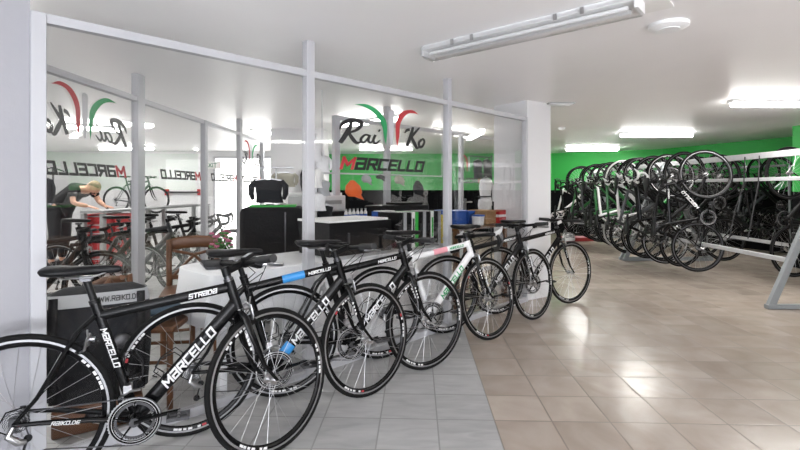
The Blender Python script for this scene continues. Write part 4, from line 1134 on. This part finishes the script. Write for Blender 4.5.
# ------------------------------------------------------------------ workshop behind the side partition
t = root('workbench', 'long grey workbench in the workshop over the red tool chest', 'workbench')
b = MB(); b.add([], [], 'bench_grey'); pa, pb_ = V((-4.25, 6.75, 0)), V((-3.92, 9.7, 0)); dd = (pb_ - pa).normalized(); nn = V((-dd.y, dd.x, 0)); Rb = Matrix((dd, nn, V((0, 0, 1)))).transposed(); Lb = (pb_ - pa).length
b.box((pa + pb_) / 2 + nn * .19 + V((0, 0, .905)), (Lb, .38, .035), 'bench_grey', Rb); build(b, 'bench_top', t, bevel=.004)
for f in (.01, .5, .99):
    for n in (.04, .34): b = MB(); b.box(pa.lerp(pb_, f) + nn * n + V((0, 0, .44)), (.06, .06, .88), 'bench_grey', Rb); build(b, 'leg', t)
t = root('tool_chest', 'red metal tool chest with drawers under the workbench', 'tool chest', (-4.45, 7.15, 0), 0)
b = MB(); b.box((0, 0, .44), (.50, .45, .84), 'tool_red'); build(b, 'body', t, bevel=.008)
for k in range(6):
    z = .12 + k * .125; b = MB(); b.box((0, -.232, z + .05), (.45, .02, .105), 'tool_red'); o = build(b, 'drawer', t, bevel=.004); b = MB(); b.box((0, -.248, z + .085), (.40, .014, .014), 'silver'); build(b, 'handle', o)
for x in (-.2, .2):
    for y in (-.17, .17): b = MB(); b.cyl((x - .012, y, .02), (x + .012, y, .02), .022, 'black_rubber', 12); build(b, 'caster', t)
# mechanic -----------------------------------------------------------------
def skin(name, joints, edges, m, par, sub=2):
    me = bpy.data.meshes.new(name); me.from_pydata([j[0] for j in joints], edges, []); o = link(name, me, par)
    me.materials.append(MATS[m]); md = o.modifiers.new('skin', 'SKIN'); md.use_smooth_shade = True
    for i, j in enumerate(joints):
        r = j[1]; me.skin_vertices[0].data[i].radius = r if isinstance(r, tuple) else (r, r)
    me.skin_vertices[0].data[0].use_root = True
    s = o.modifiers.new('sub', 'SUBSURF'); s.levels = sub; s.render_levels = sub
    return o


P = root('person', 'mechanic in a black T-shirt and dark trousers bending over the workbench', 'person', (-5.42, 7.45, 0), math.radians(-8))
# x towards the bench, z up.  body: pelvis, spine, neck, head core, legs, arms
J = [((0, 0, .95), .09), ((.14, 0, 1.07), .09), ((.34, 0, 1.19), .09), ((.46, 0, 1.235), .07), ((.53, 0, 1.24), .055), ((.60, 0, 1.25), .08),
     ((.02, -.10, .88), .095), ((.06, -.12, .50), .065), ((.0, -.13, .09), .042), ((.10, -.14, .035), .035), ((.02, .10, .88), .095), ((.02, .12, .50), .065), ((-.06, .13, .09), .042), ((.05, .14, .035), .035),
     ((.43, -.19, 1.22), .045), ((.50, -.25, 1.02), .042), ((.68, -.16, .97), .032), ((.43, .19, 1.22), .045), ((.52, .25, 1.02), .042), ((.70, .14, .97), .032)]
E = [(0, 1), (1, 2), (2, 3), (3, 4), (4, 5), (0, 6), (6, 7), (7, 8), (8, 9), (0, 10), (10, 11), (11, 12), (12, 13), (3, 14), (14, 15), (15, 16), (3, 17), (17, 18), (18, 19)]
skin('body', J, E, 'skin', P)
Jt = [((.0, 0, .97), .15), ((.14, 0, 1.085), .148), ((.34, 0, 1.20), .160), ((.45, 0, 1.235), .125), ((.43, -.19, 1.225), .075), ((.475, -.235, 1.10), .062), ((.43, .19, 1.225), .075), ((.485, .235, 1.10), .062)]
skin('shirt', Jt, [(0, 1), (1, 2), (2, 3), (3, 4), (4, 5), (3, 6), (6, 7)], 'fabric_black', P)
skin('trousers', [((.0, 0, .95), .148), ((.02, -.10, .87), .112), ((.06, -.12, .50), .085), ((.0, -.13, .12), .068), ((.02, .10, .87), .112), ((.02, .12, .50), .085), ((-.06, .13, .12), .068)], [(0, 1), (1, 2), (2, 3), (0, 4), (4, 5), (5, 6)], 'fabric_dark', P)
for x, y in ((.03, -.135), (-.03, .135)):
    b = MB(); b.loft([((x - .09, y, .05), (0, .04, 0), (0, 0, .045)), ((x, y, .06), (0, .045, 0), (0, 0, .055)), ((x + .10, y, .04), (0, .045, 0), (0, 0, .038)), ((x + .17, y, .03), (0, .03, 0), (0, 0, .025))], 'box_black', 14); build(b, 'shoe', P)
b = MB(); b.loft([((.545, 0, 1.235), (.02, 0, -.04), (0, .05, 0)), ((.58, 0, 1.25), (.03, 0, -.075), (0, .072, 0)), ((.63, 0, 1.262), (.02, 0, -.10), (0, .078, 0)), ((.68, 0, 1.262), (.0, 0, -.095), (0, .072, 0)), ((.715, 0, 1.25), (0, 0, -.06), (0, .05, 0)), ((.73, 0, 1.245), (0, 0, -.02), (0, .02, 0))], 'skin', 18); 
b.tube([(.64, 0, 1.165), (.655, 0, 1.140), (.67, 0, 1.16)], [.012, .017, .010], 'skin', 8)
for s in (-1, 1): b.sphere((.61, s * .078, 1.24), .022, 'skin', 8, 6, (1, .4, 1.3)); b.sphere((.668, s * .03, 1.168), .010, 'box_black', 8, 6)
b.tube([(.615, -.022, 1.158), (.612, 0, 1.153), (.615, .022, 1.158)], .006, 'pink_paint', 6)
build(b, 'head', P)
b = MB(); b.loft([((.555, 0, 1.27), (.02, 0, .04), (0, .045, 0)), ((.59, 0, 1.295), (.03, 0, .055), (0, .07, 0)), ((.65, 0, 1.31), (.0, 0, .06), (0, .079, 0)), ((.70, 0, 1.29), (-.0, 0, .06), (0, .066, 0)), ((.73, 0, 1.265), (0, 0, .03), (0, .04, 0))], 'hair', 16); build(b, 'hair', P)
for s in (-1, 1):
    b = MB(); w = V((.69, s * .155, .968)); b.loft([(w, (0, .026, 0), (0, 0, .018)), (w + V((.05, 0, -.012)), (0, .040, 0), (0, 0, .016)), (w + V((.09, 0, -.022)), (0, .036, 0), (0, 0, .012))], 'skin', 12)
    for k in range(4): y = -.028 + .019 * k; L = (.055, .07, .068, .055)[k]; b.tube([w + V((.085, y, -.02)), w + V((.085 + L * .6, y, -.03)), w + V((.085 + L, y, -.045))], [.010, .009, .007], 'skin', 6)
    b.tube([w + V((.02, -s * .028, -.01)), w + V((.05, -s * .052, -.022)), w + V((.08, -s * .055, -.032))], [.012, .010, .008], 'skin', 6); build(b, 'hand', P)
# coats on the wall hooks, bicycle on its stand
t = garment('jacket', 'dark coat hanging on the workshop wall behind the mechanic', 'jacket', (-5.98, 7.9, 1.42), .1, .30, .55, 'fabric_dark', .07)
t = root('coat_stand', 'slim black stand behind the mechanic with a coat on it', 'stand', (-5.92, 8.02, 0)); b = MB(); b.cyl((0, 0, 0), (0, 0, 1.6), .015, 'dark_metal', 8); build(b, 'pole', t)
b = MB(); b.tube([(-.15, -.1, 1.55), (0, 0, 1.6), (.22, 0, 1.52)], .012, 'dark_metal', 8); build(b, 'arm', t); b = MB(); b.cyl((0, 0, 0), (0, 0, .02), .18, 'dark_metal', 24); build(b, 'base', t)
G4 = 'bicycles parked in the workshop behind the side partition'
ws_b = [(4.35, -3.75, V_BLK3, 0, 10, 'dark bicycle parked in the workshop, first in line at the side glass'), (4.95, -3.60, V_BLK2, -4, -15, 'black flat-bar bicycle second in line in the workshop'),
        (5.45, -3.50, V_GRY, 5, 12, 'grey bicycle parked in the workshop just past the wide side post'), (5.95, -3.40, V_BLK3, -3, -10, 'dark bicycle fourth in line in the workshop, behind the grey one'), (6.6, -3.35, V_BLK3, 3, 18, 'dark bicycle last in line in the workshop, by the workbench end')]
for y, x, v, th, st, lab in ws_b: bicycle(v, lab, G4, st, 1, loc=(x, y, 0), rz=th)
bicycle(V_GRY, 'grey bicycle clamped high on a repair stand before the far workshop wall', G4, 0, 1, loc=(-7.0, 11.6, .62), rz=0)
t = root('repair_stand', 'black repair stand holding the high grey bicycle', 'stand', (-6.72, 11.75, 0)); b = MB(); b.cyl((0, 0, 0), (0, 0, 1.45), .022, 'dark_metal', 10); build(b, 'pole', t)
b = MB(); b.tube([(0, 0, 1.40), (0, -.12, 1.42)], .02, 'dark_metal', 8); build(b, 'clamp', t)
for q in (0.5, 2.6, 4.7): b = MB(); b.tube([(0, 0, .12), (.45 * math.cos(q), .35 * math.sin(q), .02)], .015, 'dark_metal', 8); build(b, 'leg', t)
# bright doorway, exit sign, crash bar door
t = root('window_10', None, None, kind='structure'); b = MB(); b.b2(-4.85, -3.35, 12.36, 12.39, .0, 2.02, 'lit_window'); build(b, 'window_pane', t)
b = MB()
for x in (-4.88, -3.32): b.b2(x - .03, x + .03, 12.33, 12.41, 0, 2.08, 'white_metal')
b.b2(-4.9, -3.3, 12.33, 12.41, 2.02, 2.08, 'white_metal'); build(b, 'window_frame', t)
t = root('door_2', None, None, kind='structure'); b = MB(); b.b2(-6.15, -5.2, 12.34, 12.39, .02, 2.0, 'fixture'); build(b, 'door_leaf', t)
b = MB(); b.b2(-6.10, -5.25, 12.26, 12.29, 1.12, 1.16, 'dark_metal')
for x in (-6.1, -5.25): b.b2(x - .04, x + .04, 12.26, 12.34, 1.06, 1.22, 'tool_red')
build(b, 'crash_bar', t)
t = root('exit_sign', 'small green exit sign high on the workshop wall by the bright doorway', 'sign', (-4.95, 12.34, 1.85)); b = MB(); b.box((0, 0, 0), (.50, .03, .20), 'paper'); build(b, 'plate', t)
b = MB(); h = .09; lettering(b, 'SALIDA' if False else 'EXIT', lambda x, y, d: V((-.16 + x * h, -.017 - d, -.045 + y * h)), 'sign_green', w=.22, slant=0); build(b, 'lettering', t)
